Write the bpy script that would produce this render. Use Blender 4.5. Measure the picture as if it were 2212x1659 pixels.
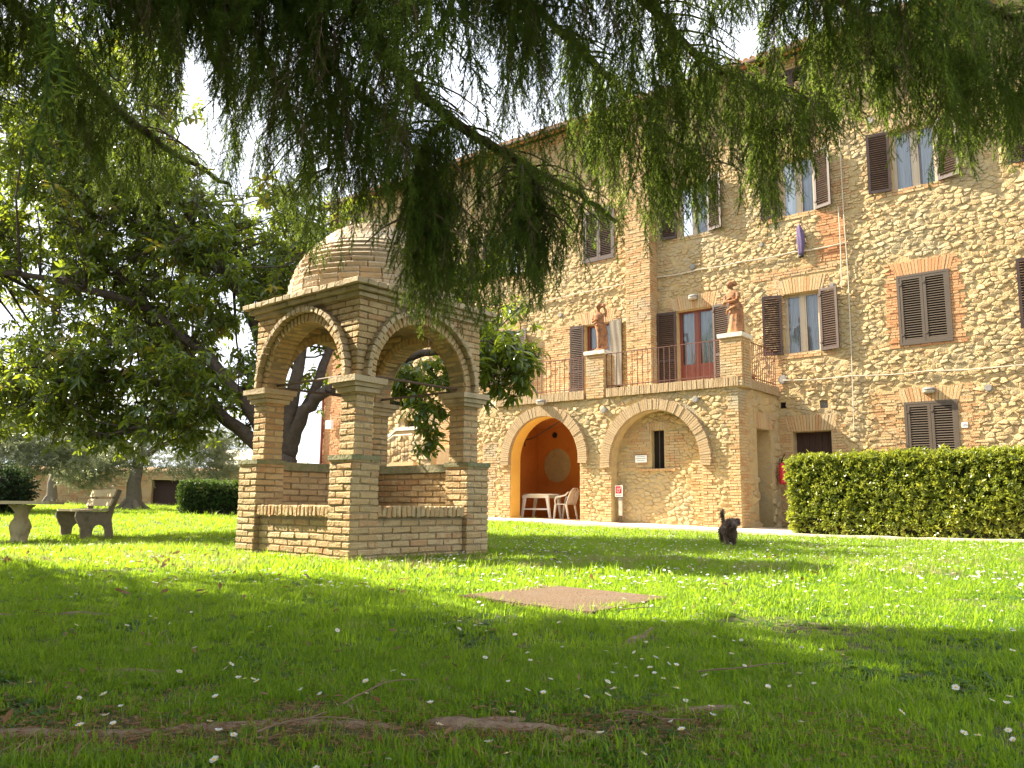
import bpy, bmesh, math, random
import numpy as np
from mathutils import Vector, Matrix, Euler, noise

random.seed(7)
rng = np.random.default_rng(7)
for _o in list(bpy.data.objects):
    bpy.data.objects.remove(_o)
SC = bpy.context.scene
COL = SC.collection

# ------------------------------------------------------------------ camera, sky, sun, exposure
cam_d = bpy.data.cameras.new('camera')
cam_d.sensor_width = 36.0
cam_d.lens = 36.0 * 1790.0 / 2212.0
cam_d.clip_start = 0.05
cam_d.clip_end = 2000.0
cam = bpy.data.objects.new('camera', cam_d)
COL.objects.link(cam)
_f = Vector((0.0, 0.98917823, 0.14671889))
_r = Vector((0.9999595, -0.00132045, 0.00890248))
_u = Vector((-0.00899988, -0.14671295, 0.98913817))
cam.matrix_world = Matrix(((_r.x, _u.x, -_f.x, 0), (_r.y, _u.y, -_f.y, 0), (_r.z, _u.z, -_f.z, 0.5), (0, 0, 0, 1)))
SC.camera = cam

SUN_EL = math.radians(39.0)
SUN_H = Vector((-0.917, 0.399, 0)).normalized()          # where the sun stands, seen from the lawn
SUN_DIR = Vector((SUN_H.x * math.cos(SUN_EL), SUN_H.y * math.cos(SUN_EL), math.sin(SUN_EL)))
world = bpy.data.worlds.new('World')
SC.world = world
world.use_nodes = True
wn = world.node_tree.nodes
wl = world.node_tree.links
bg = wn['Background']
sky = wn.new('ShaderNodeTexSky')
sky.sky_type = 'NISHITA'
sky.sun_disc = False
sky.sun_elevation = SUN_EL
sky.sun_rotation = math.atan2(SUN_H.x, SUN_H.y)
sky.air_density = 1.0
sky.dust_density = 3.5
sky.ozone_density = 1.0
# thin bright cloud over most of the sky
tc = wn.new('ShaderNodeTexCoord')
mp = wn.new('ShaderNodeMapping'); mp.inputs['Scale'].default_value = (1.0, 1.0, 2.2)
cn = wn.new('ShaderNodeTexNoise'); cn.inputs['Scale'].default_value = 2.6; cn.inputs['Detail'].default_value = 7.0; cn.inputs['Roughness'].default_value = 0.58
cr = wn.new('ShaderNodeMapRange'); cr.inputs['From Min'].default_value = 0.32; cr.inputs['From Max'].default_value = 0.52
cm = wn.new('ShaderNodeMix'); cm.data_type = 'RGBA'
cm.inputs[7].default_value = (5.9, 6.2, 6.7, 1)
wl.new(tc.outputs['Generated'], mp.inputs[0]); wl.new(mp.outputs[0], cn.inputs['Vector'])
wl.new(cn.outputs['Fac'], cr.inputs['Value']); wl.new(cr.outputs[0], cm.inputs[0])
wl.new(sky.outputs[0], cm.inputs[6]); wl.new(cm.outputs[2], bg.inputs[0])
bg.inputs[1].default_value = 0.073

sun_d = bpy.data.lights.new('sun', 'SUN')
sun_d.energy = 5.0
sun_d.angle = math.radians(0.53)
sun_d.color = (1.0, 0.905, 0.735)
sun = bpy.data.objects.new('sun', sun_d)
COL.objects.link(sun)
sun.rotation_euler = SUN_DIR.to_track_quat('Z', 'Y').to_euler()

SC.view_settings.view_transform = 'Standard'
SC.view_settings.look = 'None'
SC.view_settings.gamma = 1.0
SC.view_settings.use_curve_mapping = False
SC.view_settings.exposure = 2.1
SC.cycles.max_bounces = 8
SC.cycles.transparent_max_bounces = 8
SC.cycles.use_denoising = True

# ------------------------------------------------------------------ materials
MATS = {}


def _ramp(nt, cols):
    r = nt.nodes.new('ShaderNodeValToRGB')
    e = r.color_ramp.elements
    while len(e) > len(cols):
        e.remove(e[-1])
    while len(e) < len(cols):
        e.new(1.0)
    for k, c in enumerate(cols):
        e[k].position = k / max(1, len(cols) - 1)
        e[k].color = (c[0], c[1], c[2], 1)
    return r


def mat(name, cols, rough=0.85, nscale=9.0, nmix=0.5, bump=0.25, bscale=60.0, spec=0.25, trans=None, tmix=0.4,
        stain=None, stain_scale=1.6, stain_at=(0.52, 0.68), metal=0.0, tone=1.0, sheen=0.0):
    """cols: colours along the tone of each piece; nmix mixes in a world-space noise; trans: colour of light let through."""
    if name in MATS:
        return MATS[name]
    m = bpy.data.materials.new(name)
    m.use_nodes = True
    nt = m.node_tree
    N, L = nt.nodes, nt.links
    p = N['Principled BSDF']
    geo = N.new('ShaderNodeNewGeometry')
    oi = N.new('ShaderNodeObjectInfo')
    at = N.new('ShaderNodeAttribute')
    at.attribute_name = 'tone'
    add = N.new('ShaderNodeMath'); add.operation = 'ADD'
    L.new(oi.outputs['Random'], add.inputs[0]); L.new(at.outputs['Fac'], add.inputs[1])
    fr = N.new('ShaderNodeMath'); fr.operation = 'FRACT'
    L.new(add.outputs[0], fr.inputs[0])
    nz = N.new('ShaderNodeTexNoise')
    nz.inputs['Scale'].default_value = nscale
    nz.inputs['Detail'].default_value = 5.0
    nz.inputs['Roughness'].default_value = 0.62
    L.new(geo.outputs['Position'], nz.inputs['Vector'])
    st = N.new('ShaderNodeMapRange')
    st.inputs['From Min'].default_value = 0.28; st.inputs['From Max'].default_value = 0.72
    L.new(nz.outputs['Fac'], st.inputs['Value'])
    mx = N.new('ShaderNodeMix'); mx.data_type = 'FLOAT'
    mx.inputs[0].default_value = nmix
    L.new(fr.outputs[0], mx.inputs[2]); L.new(st.outputs[0], mx.inputs[3])
    rp = _ramp(nt, cols)
    L.new(mx.outputs[0], rp.inputs[0])
    col = rp.outputs[0]
    if stain is not None:
        n2 = N.new('ShaderNodeTexNoise')
        n2.inputs['Scale'].default_value = stain_scale
        n2.inputs['Detail'].default_value = 7.0
        n2.inputs['Roughness'].default_value = 0.68
        L.new(geo.outputs['Position'], n2.inputs['Vector'])
        mr = N.new('ShaderNodeMapRange')
        mr.inputs['From Min'].default_value = stain_at[0]; mr.inputs['From Max'].default_value = stain_at[1]
        L.new(n2.outputs['Fac'], mr.inputs['Value'])
        mc = N.new('ShaderNodeMix'); mc.data_type = 'RGBA'
        L.new(mr.outputs[0], mc.inputs[0]); L.new(col, mc.inputs[6])
        mc.inputs[7].default_value = (*stain, 1)
        col = mc.outputs[2]
    L.new(col, p.inputs['Base Color'])
    p.inputs['Roughness'].default_value = rough
    p.inputs['Specular IOR Level'].default_value = spec
    p.inputs['Metallic'].default_value = metal
    if sheen:
        p.inputs['Sheen Weight'].default_value = sheen
    if bump:
        nb = N.new('ShaderNodeTexNoise')
        nb.inputs['Scale'].default_value = bscale
        nb.inputs['Detail'].default_value = 4.0
        L.new(geo.outputs['Position'], nb.inputs['Vector'])
        bp = N.new('ShaderNodeBump')
        bp.inputs['Strength'].default_value = bump
        bp.inputs['Distance'].default_value = 0.02
        L.new(nb.outputs['Fac'], bp.inputs['Height'])
        L.new(bp.outputs[0], p.inputs['Normal'])
    if trans is not None:
        tr = N.new('ShaderNodeBsdfTranslucent')
        hs = N.new('ShaderNodeMix'); hs.data_type = 'RGBA'; hs.blend_type = 'MIX'
        hs.inputs[0].default_value = 0.75
        L.new(col, hs.inputs[6]); hs.inputs[7].default_value = (*trans, 1)
        L.new(hs.outputs[2], tr.inputs['Color'])
        ms = N.new('ShaderNodeMixShader')
        ms.inputs[0].default_value = tmix
        L.new(p.outputs[0], ms.inputs[1]); L.new(tr.outputs[0], ms.inputs[2])
        L.new(ms.outputs[0], N['Material Output'].inputs['Surface'])
    MATS[name] = m
    return m


M_STONE = mat('rubble_stone', [(.37, .26, .118), (.44, .315, .145), (.41, .235, .105), (.42, .32, .175), (.38, .28, .145), (.47, .365, .20), (.45, .30, .12), (.35, .27, .155), (.43, .265, .12), (.43, .335, .19)],
              nscale=30, nmix=.45, bump=1.0, bscale=34, stain=(.37, .30, .18), stain_scale=.55, stain_at=(.50, .66))
M_MORTAR = mat('lime_mortar', [(.36, .26, .125), (.42, .31, .15), (.46, .35, .18)], nscale=7, nmix=1, bump=1.0, bscale=24, stain=(.28, .24, .16), stain_scale=.6)
M_BRICK = mat('wall_brick', [(.41, .24, .11), (.47, .31, .15), (.44, .33, .18), (.40, .21, .09), (.50, .375, .21)], nscale=18, nmix=.3, bump=.6, bscale=45, stain=(.34, .29, .20), stain_scale=.8, stain_at=(.52, .72))
M_BRICKRED = mat('red_brick', [(.42, .18, .08), (.47, .24, .11), (.45, .29, .15)], nscale=18, nmix=.3, bump=.4, bscale=55)
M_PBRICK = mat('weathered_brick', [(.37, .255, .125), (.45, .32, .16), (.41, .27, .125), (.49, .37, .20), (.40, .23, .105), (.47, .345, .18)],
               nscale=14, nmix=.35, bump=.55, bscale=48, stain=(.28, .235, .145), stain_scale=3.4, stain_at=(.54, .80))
M_PMORTAR = mat('grey_mortar', [(.20, .15, .09), (.30, .23, .14), (.26, .20, .12)], nscale=7, nmix=1, bump=.6, bscale=40, stain=(.13, .11, .06))
M_ARCHB = mat('dark_arch_brick', [(.30, .21, .115), (.37, .27, .155), (.33, .225, .12), (.41, .31, .185)], nscale=18, nmix=.3, bump=.6, bscale=45)
M_DMORTAR = mat('dome_mortar', [(.34, .26, .17), (.42, .33, .23)], nscale=7, nmix=1, bump=.6, bscale=40)
M_RWIN = mat('dark_grille', [(.06, .05, .04), (.085, .07, .055)], rough=.8, nscale=5, nmix=1, bump=.1)  # nearly even dark brown for the disc of the round window
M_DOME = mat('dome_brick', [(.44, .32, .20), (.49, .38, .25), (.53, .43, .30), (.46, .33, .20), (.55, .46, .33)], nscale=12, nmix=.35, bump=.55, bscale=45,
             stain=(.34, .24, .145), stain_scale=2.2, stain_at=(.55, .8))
M_MOSS = mat('mossy_coping', [(.16, .14, .08), (.24, .21, .12), (.15, .16, .07), (.28, .26, .17)], nscale=12, nmix=.8, bump=.6, bscale=40)
M_CORNICE = mat('cornice_brick', [(.34, .25, .14), (.43, .33, .20), (.49, .39, .26)], nscale=9, nmix=.5, bump=.5, bscale=45, stain=(.24, .20, .11), stain_scale=3)
M_IRON = mat('rusted_iron', [(.06, .045, .035), (.12, .075, .05), (.09, .06, .045)], rough=.7, nscale=20, nmix=.8, bump=.2)
M_RAIL = mat('brown_iron', [(.09, .035, .025), (.13, .055, .035)], rough=.55, nscale=12, nmix=.8, bump=.1)
M_SHUT = mat('brown_paint', [(.032, .018, .013), (.065, .037, .026), (.045, .023, .016), (.055, .033, .024)], rough=.5, nscale=4, nmix=.5, bump=.08, spec=.4)
M_SHUTG = mat('grey_brown_paint', [(.070, .052, .036), (.095, .068, .046)], rough=.55, nscale=4, nmix=.5, bump=.08, spec=.4)
M_REDWOOD = mat('red_varnished_wood', [(.13, .030, .016), (.18, .045, .022)], rough=.4, nscale=10, nmix=.7, bump=.1, spec=.5)
M_WOODF = mat('pale_window_wood', [(.42, .34, .24), (.48, .40, .29)], rough=.5, nscale=10, nmix=.7, bump=.05, spec=.4)
M_DARKDOOR = mat('dark_door_wood', [(.035, .018, .014), (.05, .027, .02)], rough=.6, nscale=14, nmix=.6, bump=.15)
M_CURT = mat('white_curtain', [(.62, .66, .70), (.74, .77, .80)], rough=.9, nscale=3, nmix=.7, bump=0)
M_GREYCL = mat('grey_awning_cloth', [(.13, .11, .085), (.17, .145, .11)], rough=.9, nscale=3, nmix=.7, bump=.1)
M_ORANGE = mat('orange_plaster', [(.44, .135, .022), (.52, .18, .032), (.48, .15, .025)], nscale=2, nmix=1, bump=.25, bscale=40)
M_YELLOW = mat('ochre_plaster', [(.66, .36, .07), (.72, .42, .09)], nscale=2, nmix=1, bump=.2, bscale=40)
M_TERRA = mat('terracotta', [(.27, .105, .042), (.36, .15, .06), (.33, .18, .09)], nscale=9, nmix=.8, bump=.6, bscale=60, stain=(.13, .08, .05), stain_scale=8, stain_at=(.46, .62))
M_TILE = mat('roof_tile', [(.38, .16, .07), (.46, .22, .10), (.40, .26, .15), (.50, .30, .16)], nscale=8, nmix=.35, bump=.4)
M_CAPST = mat('white_stone_cap', [(.58, .52, .42), (.70, .65, .55)], nscale=12, nmix=.8, bump=.4, stain=(.34, .29, .2), stain_scale=7)
M_PALE = mat('pale_paving', [(.58, .46, .32), (.66, .55, .41), (.70, .61, .48)], nscale=7, nmix=.8, bump=.4, bscale=30)
M_PLASTIC = mat('white_plastic', [(.74, .70, .62), (.80, .76, .68)], rough=.4, nscale=3, nmix=.6, bump=0, spec=.45)
M_WHITE = mat('white_enamel', [(.78, .78, .76), (.82, .82, .80)], rough=.35, nscale=3, nmix=.5, bump=0, spec=.5)
M_GREYPL = mat('grey_plastic', [(.20, .185, .165), (.27, .25, .22)], rough=.5, nscale=5, nmix=.5, bump=0)
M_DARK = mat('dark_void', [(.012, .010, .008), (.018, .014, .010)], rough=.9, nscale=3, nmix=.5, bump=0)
M_RED = mat('red_paint', [(.50, .02, .03), (.58, .03, .045)], rough=.35, nscale=4, nmix=.5, bump=0, spec=.5)
M_SIGNRED = mat('sign_red', [(.62, .02, .02), (.66, .03, .03)], rough=.4, nscale=4, nmix=.5, bump=0)
M_BLACK = mat('black_rubber', [(.015, .014, .013), (.025, .022, .02)], rough=.6, nscale=6, nmix=.5, bump=0)
M_CABLE = mat('grey_cable', [(.46, .40, .30), (.54, .48, .37)], rough=.7, nscale=8, nmix=.6, bump=0)
M_PURPLE = mat('purple_cloth', [(.10, .075, .14), (.15, .11, .19)], rough=.95, nscale=9, nmix=.7, bump=.3)
M_CONC = mat('bench_concrete', [(.17, .135, .09), (.25, .20, .14), (.20, .16, .10)], nscale=10, nmix=.9, bump=.5, bscale=40, stain=(.11, .11, .05), stain_scale=5)
M_PLANK = mat('bench_wood', [(.42, .33, .19), (.52, .42, .25), (.47, .37, .2)], nscale=14, nmix=.6, bump=.4, bscale=70)
M_TABLE = mat('garden_stone', [(.36, .30, .18), (.46, .39, .24), (.42, .33, .18)], nscale=8, nmix=.9, bump=.5, bscale=40, stain=(.24, .20, .10), stain_scale=5)
M_SLAB = mat('brown_slab', [(.10, .063, .036), (.15, .097, .058), (.125, .08, .048)], nscale=10, nmix=.9, bump=.8, bscale=60, stain=(.15, .11, .07), stain_scale=4)
M_BARK = mat('conifer_bark', [(.08, .058, .042), (.14, .10, .072), (.18, .135, .10)], nscale=18, nmix=.9, bump=.9, bscale=30)
M_ROOT = mat('root_bark', [(.13, .085, .055), (.22, .15, .10), (.28, .20, .14)], nscale=16, nmix=.9, bump=1.0, bscale=34)
M_MBARK = mat('dark_bark', [(.045, .035, .028), (.085, .065, .05), (.11, .085, .065)], nscale=12, nmix=.9, bump=.8, bscale=26)
M_OBARK = mat('olive_bark', [(.10, .085, .06), (.18, .15, .11), (.14, .12, .08)], nscale=10, nmix=.9, bump=.9, bscale=22)
M_TWIG = mat('twig_bark', [(.13, .085, .05), (.22, .15, .095)], nscale=20, nmix=.6, bump=.2)
M_NEEDLE = mat('spruce_needle', [(.032, .060, .016), (.058, .098, .020), (.060, .072, .027), (.11, .145, .026)], rough=.5, nscale=1.3, nmix=.4, bump=0, trans=(.40, .54, .06), tmix=.48, spec=.3)
M_LEAF = mat('magnolia_leaf', [(.030, .062, .016), (.052, .096, .021), (.040, .074, .018), (.10, .135, .026), (.046, .084, .021)], rough=.22, nscale=1.2, nmix=.25, bump=0, trans=(.42, .51, .03), tmix=.43, spec=.6)
M_LEAFY = mat('yellowed_leaf', [(.16, .17, .025), (.22, .16, .03)], rough=.35, nscale=2, nmix=.3, bump=0, trans=(.5, .42, .04), tmix=.4)
M_OLIVE = mat('olive_leaf', [(.17, .19, .12), (.25, .28, .19), (.20, .22, .13), (.34, .37, .27)], rough=.35, nscale=1.5, nmix=.3, bump=0, trans=(.44, .48, .20), tmix=.38, spec=.5)
M_HEDGE = mat('hedge_leaf', [(.10, .135, .020), (.17, .21, .028), (.12, .16, .022), (.30, .31, .045), (.08, .11, .018)], rough=.28, nscale=2.5, nmix=.3, bump=0, trans=(.46, .50, .03), tmix=.38, spec=.5)
M_BOX = mat('box_leaf', [(.020, .045, .014), (.035, .070, .018), (.05, .09, .022)], rough=.45, nscale=2, nmix=.3, bump=0, trans=(.20, .32, .03), tmix=.3)
M_BUSH = mat('dark_bush_leaf', [(.012, .026, .012), (.022, .042, .018)], rough=.6, nscale=2, nmix=.3, bump=0, trans=(.08, .14, .03), tmix=.25)
M_GRASS = mat('grass_blade', [(.018, .062, .008), (.052, .132, .014), (.034, .098, .011), (.105, .175, .020), (.195, .210, .045)], rough=.42, nscale=2.2, nmix=.42, bump=0, trans=(.55, .80, .03), tmix=.54, spec=.3)
M_STRAW = mat('dry_straw', [(.30, .24, .12), (.40, .33, .18)], rough=.8, nscale=3, nmix=.4, bump=0, trans=(.4, .34, .16), tmix=.3)
M_CLOVER = mat('weed_leaf', [(.040, .10, .016), (.065, .14, .022)], rough=.4, nscale=2, nmix=.4, bump=0, trans=(.24, .42, .03), tmix=.4)
M_SOIL = mat('lawn_soil', [(.060, .046, .024), (.090, .080, .032), (.060, .078, .020), (.12, .095, .05)], nscale=5, nmix=1, bump=.9, bscale=40)
M_PETAL = mat('daisy_petal', [(.76, .75, .74), (.80, .79, .78)], rough=.6, nscale=3, nmix=.3, bump=0, trans=(.8, .8, .78), tmix=.35)
M_DISC = mat('daisy_disc', [(.70, .42, .03), (.78, .50, .04)], rough=.7, nscale=3, nmix=.3, bump=0)
M_DEADLEAF = mat('fallen_leaf', [(.13, .065, .035), (.24, .145, .075), (.18, .09, .04), (.30, .21, .12)], rough=.8, nscale=3, nmix=.2, bump=.2, trans=(.4, .2, .07), tmix=.2)
M_DOG = mat('dog_coat', [(.032, .022, .015), (.070, .045, .030), (.050, .032, .022)], rough=.7, nscale=14, nmix=.6, bump=.3, sheen=.2)
M_DOGFUR = mat('dog_fur', [(.030, .020, .015), (.10, .062, .042), (.14, .09, .06), (.04, .028, .02)], rough=.6, nscale=9, nmix=.4, bump=0)
M_EYE = mat('dog_eye_nose', [(.01, .01, .01), (.014, .012, .012)], rough=.15, nscale=3, nmix=.3, bump=0, spec=.6)
M_LAMPGL = mat('lamp_glass', [(.36, .32, .26), (.44, .40, .33)], rough=.3, nscale=5, nmix=.5, bump=0, spec=.5)


def glass_mat():
    m = bpy.data.materials.new('window_glass')
    m.use_nodes = True
    N, L = m.node_tree.nodes, m.node_tree.links
    N.remove(N['Principled BSDF'])
    t = N.new('ShaderNodeBsdfTransparent'); t.inputs[0].default_value = (.86, .90, .92, 1)
    g = N.new('ShaderNodeBsdfGlossy'); g.inputs['Roughness'].default_value = .03
    fz = N.new('ShaderNodeFresnel'); fz.inputs['IOR'].default_value = 1.9
    mx = N.new('ShaderNodeMixShader')
    L.new(fz.outputs[0], mx.inputs[0]); L.new(t.outputs[0], mx.inputs[1]); L.new(g.outputs[0], mx.inputs[2])
    L.new(mx.outputs[0], N['Material Output'].inputs['Surface'])
    return m


M_GLASS = glass_mat()


# ------------------------------------------------------------------ mesh helpers
class MB:
    """Collects vertices and faces; build() links them as ONE object."""

    def __init__(self):
        self.v, self.f, self.t, self.mi = [], [], [], []

    def add(self, vs, fs, tone=None, mi=0):
        b = len(self.v)
        self.v.extend(vs)
        if tone is None:
            tone = random.random()
        for f in fs:
            self.f.append(tuple(b + i for i in f)); self.t.append(tone); self.mi.append(mi)
        return self

    def box(self, x0, x1, y0, y1, z0, z1, tone=None, mi=0, jit=0.0):
        vs = [(x, y, z) for x in (x0, x1) for y in (y0, y1) for z in (z0, z1)]
        if jit:
            vs = [(a + random.uniform(-jit, jit), b + random.uniform(-jit, jit), c + random.uniform(-jit, jit)) for a, b, c in vs]
        return self.add(vs, [(0, 1, 3, 2), (4, 6, 7, 5), (0, 4, 5, 1), (2, 3, 7, 6), (0, 2, 6, 4), (1, 5, 7, 3)], tone, mi)

    def quad(self, a, b, c, d, tone=None, mi=0):
        return self.add([a, b, c, d], [(0, 1, 2, 3)], tone, mi)

    def tube(self, pts, rad, seg=7, tone=None, mi=0, cap=True):
        pts = [Vector(p) for p in pts]
        n = len(pts)
        if not hasattr(rad, '__len__'):
            rad = [rad] * n
        vs = []
        ref = Vector((0.13, 0.31, 0.94)).normalized()
        for k in range(n):
            d = (pts[min(k + 1, n - 1)] - pts[max(k - 1, 0)])
            d = d.normalized() if d.length > 1e-9 else Vector((0, 0, 1))
            s = d.cross(ref)
            if s.length < .05:
                s = d.cross(Vector((1, 0, 0)))
            s.normalize(); q = s.cross(d)
            for j in range(seg):
                a = 2 * math.pi * j / seg
                vs.append(tuple(pts[k] + (s * math.cos(a) + q * math.sin(a)) * rad[k]))
        fs = [(k * seg + j, k * seg + (j + 1) % seg, (k + 1) * seg + (j + 1) % seg, (k + 1) * seg + j) for k in range(n - 1) for j in range(seg)]
        if cap:
            fs += [tuple(range(seg - 1, -1, -1)), tuple(range((n - 1) * seg, n * seg))]
        return self.add(vs, fs, tone, mi)

    def loft(self, rings, seg=16, tone=None, mi=0):
        """rings: (cx, cy, z, rx, ry[, fold amplitude, fold count, phase])"""
        vs = []
        for R in rings:
            cx, cy, z, rx, ry = R[:5]
            am, cnt, ph = (R[5:8] if len(R) > 5 else (0, 1, 0))
            for j in range(seg):
                a = 2 * math.pi * j / seg
                k = 1 + am * math.sin(cnt * a + ph)
                vs.append((cx + rx * k * math.cos(a), cy + ry * k * math.sin(a), z))
        n = len(rings)
        fs = [(k * seg + j, k * seg + (j + 1) % seg, (k + 1) * seg + (j + 1) % seg, (k + 1) * seg + j) for k in range(n - 1) for j in range(seg)]
        fs += [tuple(range(seg - 1, -1, -1)), tuple(range((n - 1) * seg, n * seg))]
        return self.add(vs, fs, tone, mi)

    def prism(self, poly, ax, d0, d1, tone=None, mi=0):
        """poly in the plane across axis ax ('x': (y,z), 'y': (x,z), 'z': (x,y)), extruded from d0 to d1"""
        def P(p, d):
            return (d, p[0], p[1]) if ax == 'x' else ((p[0], d, p[1]) if ax == 'y' else (p[0], p[1], d))
        n = len(poly)
        vs = [P(p, d0) for p in poly] + [P(p, d1) for p in poly]
        fs = [tuple(range(n)), tuple(range(2 * n - 1, n - 1, -1))] + [(k, n + k, n + (k + 1) % n, (k + 1) % n) for k in range(n)]
        return self.add(vs, fs, tone, mi)

    def ball(self, c, r, seg=12, rings=8, tone=None, mi=0):
        rx, ry, rz = r if hasattr(r, '__len__') else (r, r, r)
        return self.loft([(c[0], c[1], c[2] + rz * math.sin(t), max(1e-4, rx * math.cos(t)), max(1e-4, ry * math.cos(t)))
                          for t in [math.pi * (k / rings - .5) for k in range(rings + 1)]], seg, tone, mi)

    def mesh(self, name, mats, smooth=False):
        me = bpy.data.meshes.new(name)
        me.from_pydata(self.v, [], self.f)
        for m in (mats if isinstance(mats, (list, tuple)) else [mats]):
            me.materials.append(m)
        if len(self.f):
            a = me.attributes.new('tone', 'FLOAT', 'FACE')
            a.data.foreach_set('value', np.array(self.t, dtype=np.float32))
            if any(self.mi):
                me.polygons.foreach_set('material_index', np.array(self.mi, dtype=np.int32))
            if smooth:
                me.polygons.foreach_set('use_smooth', np.ones(len(self.f), dtype=bool))
        bm = bmesh.new(); bm.from_mesh(me)
        bmesh.ops.recalc_face_normals(bm, faces=bm.faces)
        bm.to_mesh(me); bm.free()
        me.update()
        return me

    def build(self, name, mats, parent=None, smooth=False, kind=None):
        return link(name, self.mesh(name, mats, smooth), parent, kind=kind)


def link(name, data, parent=None, loc=None, rot=None, scl=None, kind=None):
    o = bpy.data.objects.new(name, data)
    COL.objects.link(o)
    if parent is not None:
        o.parent = parent
    if loc is not None:
        o.location = loc
    if rot is not None:
        o.rotation_euler = rot
    if scl is not None:
        o.scale = scl
    if kind:
        o['kind'] = kind
    return o


def tag(o, label, cat, group=None):
    o['label'] = label; o['category'] = cat
    if group:
        o['group'] = group
    return o


def thing(name, label, cat, loc=(0, 0, 0), rz=0.0, group=None):
    o = link(name, None, None, loc, (0, 0, rz))
    return tag(o, label, cat, group)


def np_mesh(name, V, F, mat_, tone=None, smooth=False):
    """V (n,3), F (m,3) triangles or (m,4) quads as arrays"""
    me = bpy.data.meshes.new(name)
    V = np.ascontiguousarray(V, dtype=np.float32); F = np.ascontiguousarray(F, dtype=np.int32)
    m, k = F.shape
    me.vertices.add(len(V)); me.vertices.foreach_set('co', V.ravel())
    me.loops.add(m * k); me.loops.foreach_set('vertex_index', F.ravel())
    me.polygons.add(m); me.polygons.foreach_set('loop_start', np.arange(0, m * k, k, dtype=np.int32))
    if smooth:
        me.polygons.foreach_set('use_smooth', np.ones(m, dtype=bool))
    me.materials.append(mat_)
    me.update(calc_edges=True)
    if tone is not None:
        a = me.attributes.new('tone', 'FLOAT', 'FACE'); a.data.foreach_set('value', np.asarray(tone, dtype=np.float32))
    return me


SRC = {}


def scatter(name, parts, P, R, S, parent=None, IDX=None, kind='stuff'):
    """One object that shows a copy of one of the small meshes in parts at each point (geometry nodes)."""
    c = bpy.data.collections.new(name + '_pieces')
    for k, me in enumerate(parts):
        c.objects.link(bpy.data.objects.new(f'{name}_piece_{k:02d}', me))
    n = len(P)
    me = bpy.data.meshes.new(name)
    me.vertices.add(n)
    me.vertices.foreach_set('co', np.asarray(P, dtype=np.float32).ravel())
    a = me.attributes.new('rot', 'FLOAT_VECTOR', 'POINT'); a.data.foreach_set('vector', np.asarray(R, dtype=np.float32).ravel())
    a = me.attributes.new('scl', 'FLOAT_VECTOR', 'POINT')
    S = np.asarray(S, dtype=np.float32)
    if S.ndim == 1:
        S = np.repeat(S[:, None], 3, 1)
    a.data.foreach_set('vector', S.ravel())
    a = me.attributes.new('idx', 'INT', 'POINT')
    if IDX is None:
        IDX = rng.integers(0, len(parts), n)
    a.data.foreach_set('value', np.asarray(IDX, dtype=np.int32))
    o = link(name, me, parent, kind=kind)
    ng = bpy.data.node_groups.new(name + '_scatter', 'GeometryNodeTree')
    ng.interface.new_socket('Geometry', in_out='INPUT', socket_type='NodeSocketGeometry')
    ng.interface.new_socket('Geometry', in_out='OUTPUT', socket_type='NodeSocketGeometry')
    N, L = ng.nodes, ng.links
    gi = N.new('NodeGroupInput'); go = N.new('NodeGroupOutput')
    ip = N.new('GeometryNodeInstanceOnPoints')
    ci = N.new('GeometryNodeCollectionInfo')
    ci.inputs['Collection'].default_value = c
    ci.inputs['Separate Children'].default_value = True
    ci.inputs['Reset Children'].default_value = True

    def attr(nm, tp):
        q = N.new('GeometryNodeInputNamedAttribute'); q.data_type = tp
        q.inputs['Name'].default_value = nm
        return q.outputs['Attribute']
    e2r = N.new('FunctionNodeEulerToRotation')
    L.new(attr('rot', 'FLOAT_VECTOR'), e2r.inputs[0])
    L.new(gi.outputs[0], ip.inputs['Points'])
    L.new(ci.outputs[0], ip.inputs['Instance'])
    ip.inputs['Pick Instance'].default_value = True
    L.new(attr('idx', 'INT'), ip.inputs['Instance Index'])
    L.new(e2r.outputs[0], ip.inputs['Rotation'])
    L.new(attr('scl', 'FLOAT_VECTOR'), ip.inputs['Scale'])
    L.new(ip.outputs[0], go.inputs[0])
    md = o.modifiers.new('scatter', 'NODES')
    md.node_group = ng
    return o


def smooth01(a, b, x):
    t = min(1.0, max(0.0, (x - a) / (b - a)))
    return t * t * (3 - 2 * t)


# frames: the house (x along the front to the right, y into the house) and the well house
BANG = -math.radians(39.0)
BX = Vector((math.cos(BANG), math.sin(BANG), 0)); BY = Vector((-math.sin(BANG), math.cos(BANG), 0))
BO = Vector((5.575, 20.179, 0.0))
PANG = math.radians(49.5)
PO = Vector((-1.525, 7.948, 0.0))
PX = Vector((math.cos(PANG), math.sin(PANG), 0)); PY = Vector((-math.sin(PANG), math.cos(PANG), 0))
PS = 1.96


def b2w(a, y, z=0.0):
    return BO + BX * a + BY * y + Vector((0, 0, z))


def gz(x, y):
    """height of the lawn"""
    w = smooth01(12.5, 21.0, y)
    a = (x - BO.x) * BX.x + (y - BO.y) * BX.y
    z = w * (-0.02 * max(a, -22) if a < 0 else -0.022 * min(a, 12))
    z += 0.014 * noise.noise(Vector((x * .7, y * .7, 0))) + 0.012 * noise.noise(Vector((x * 2.1, y * 2.1, 3)))
    z -= .034 + .085 * smooth01(4.0, 6.5, -x) * smooth01(9.0, 11.5, y) * (1 - smooth01(15.5, 19.0, y))
    return z

# ------------------------------------------------------------------ pieces: the largest in view become objects, the rest one mesh
CAM_O = Vector((0, 0, .5))


def view_of(p):
    v = Vector(p) - CAM_O
    z = v.dot(_f)
    if z < .2:
        return 9e9, 9e9, .01
    return 1106 + 1790 * v.dot(_r) / z, 829.5 - 1790 * v.dot(_u) / z, z


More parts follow.
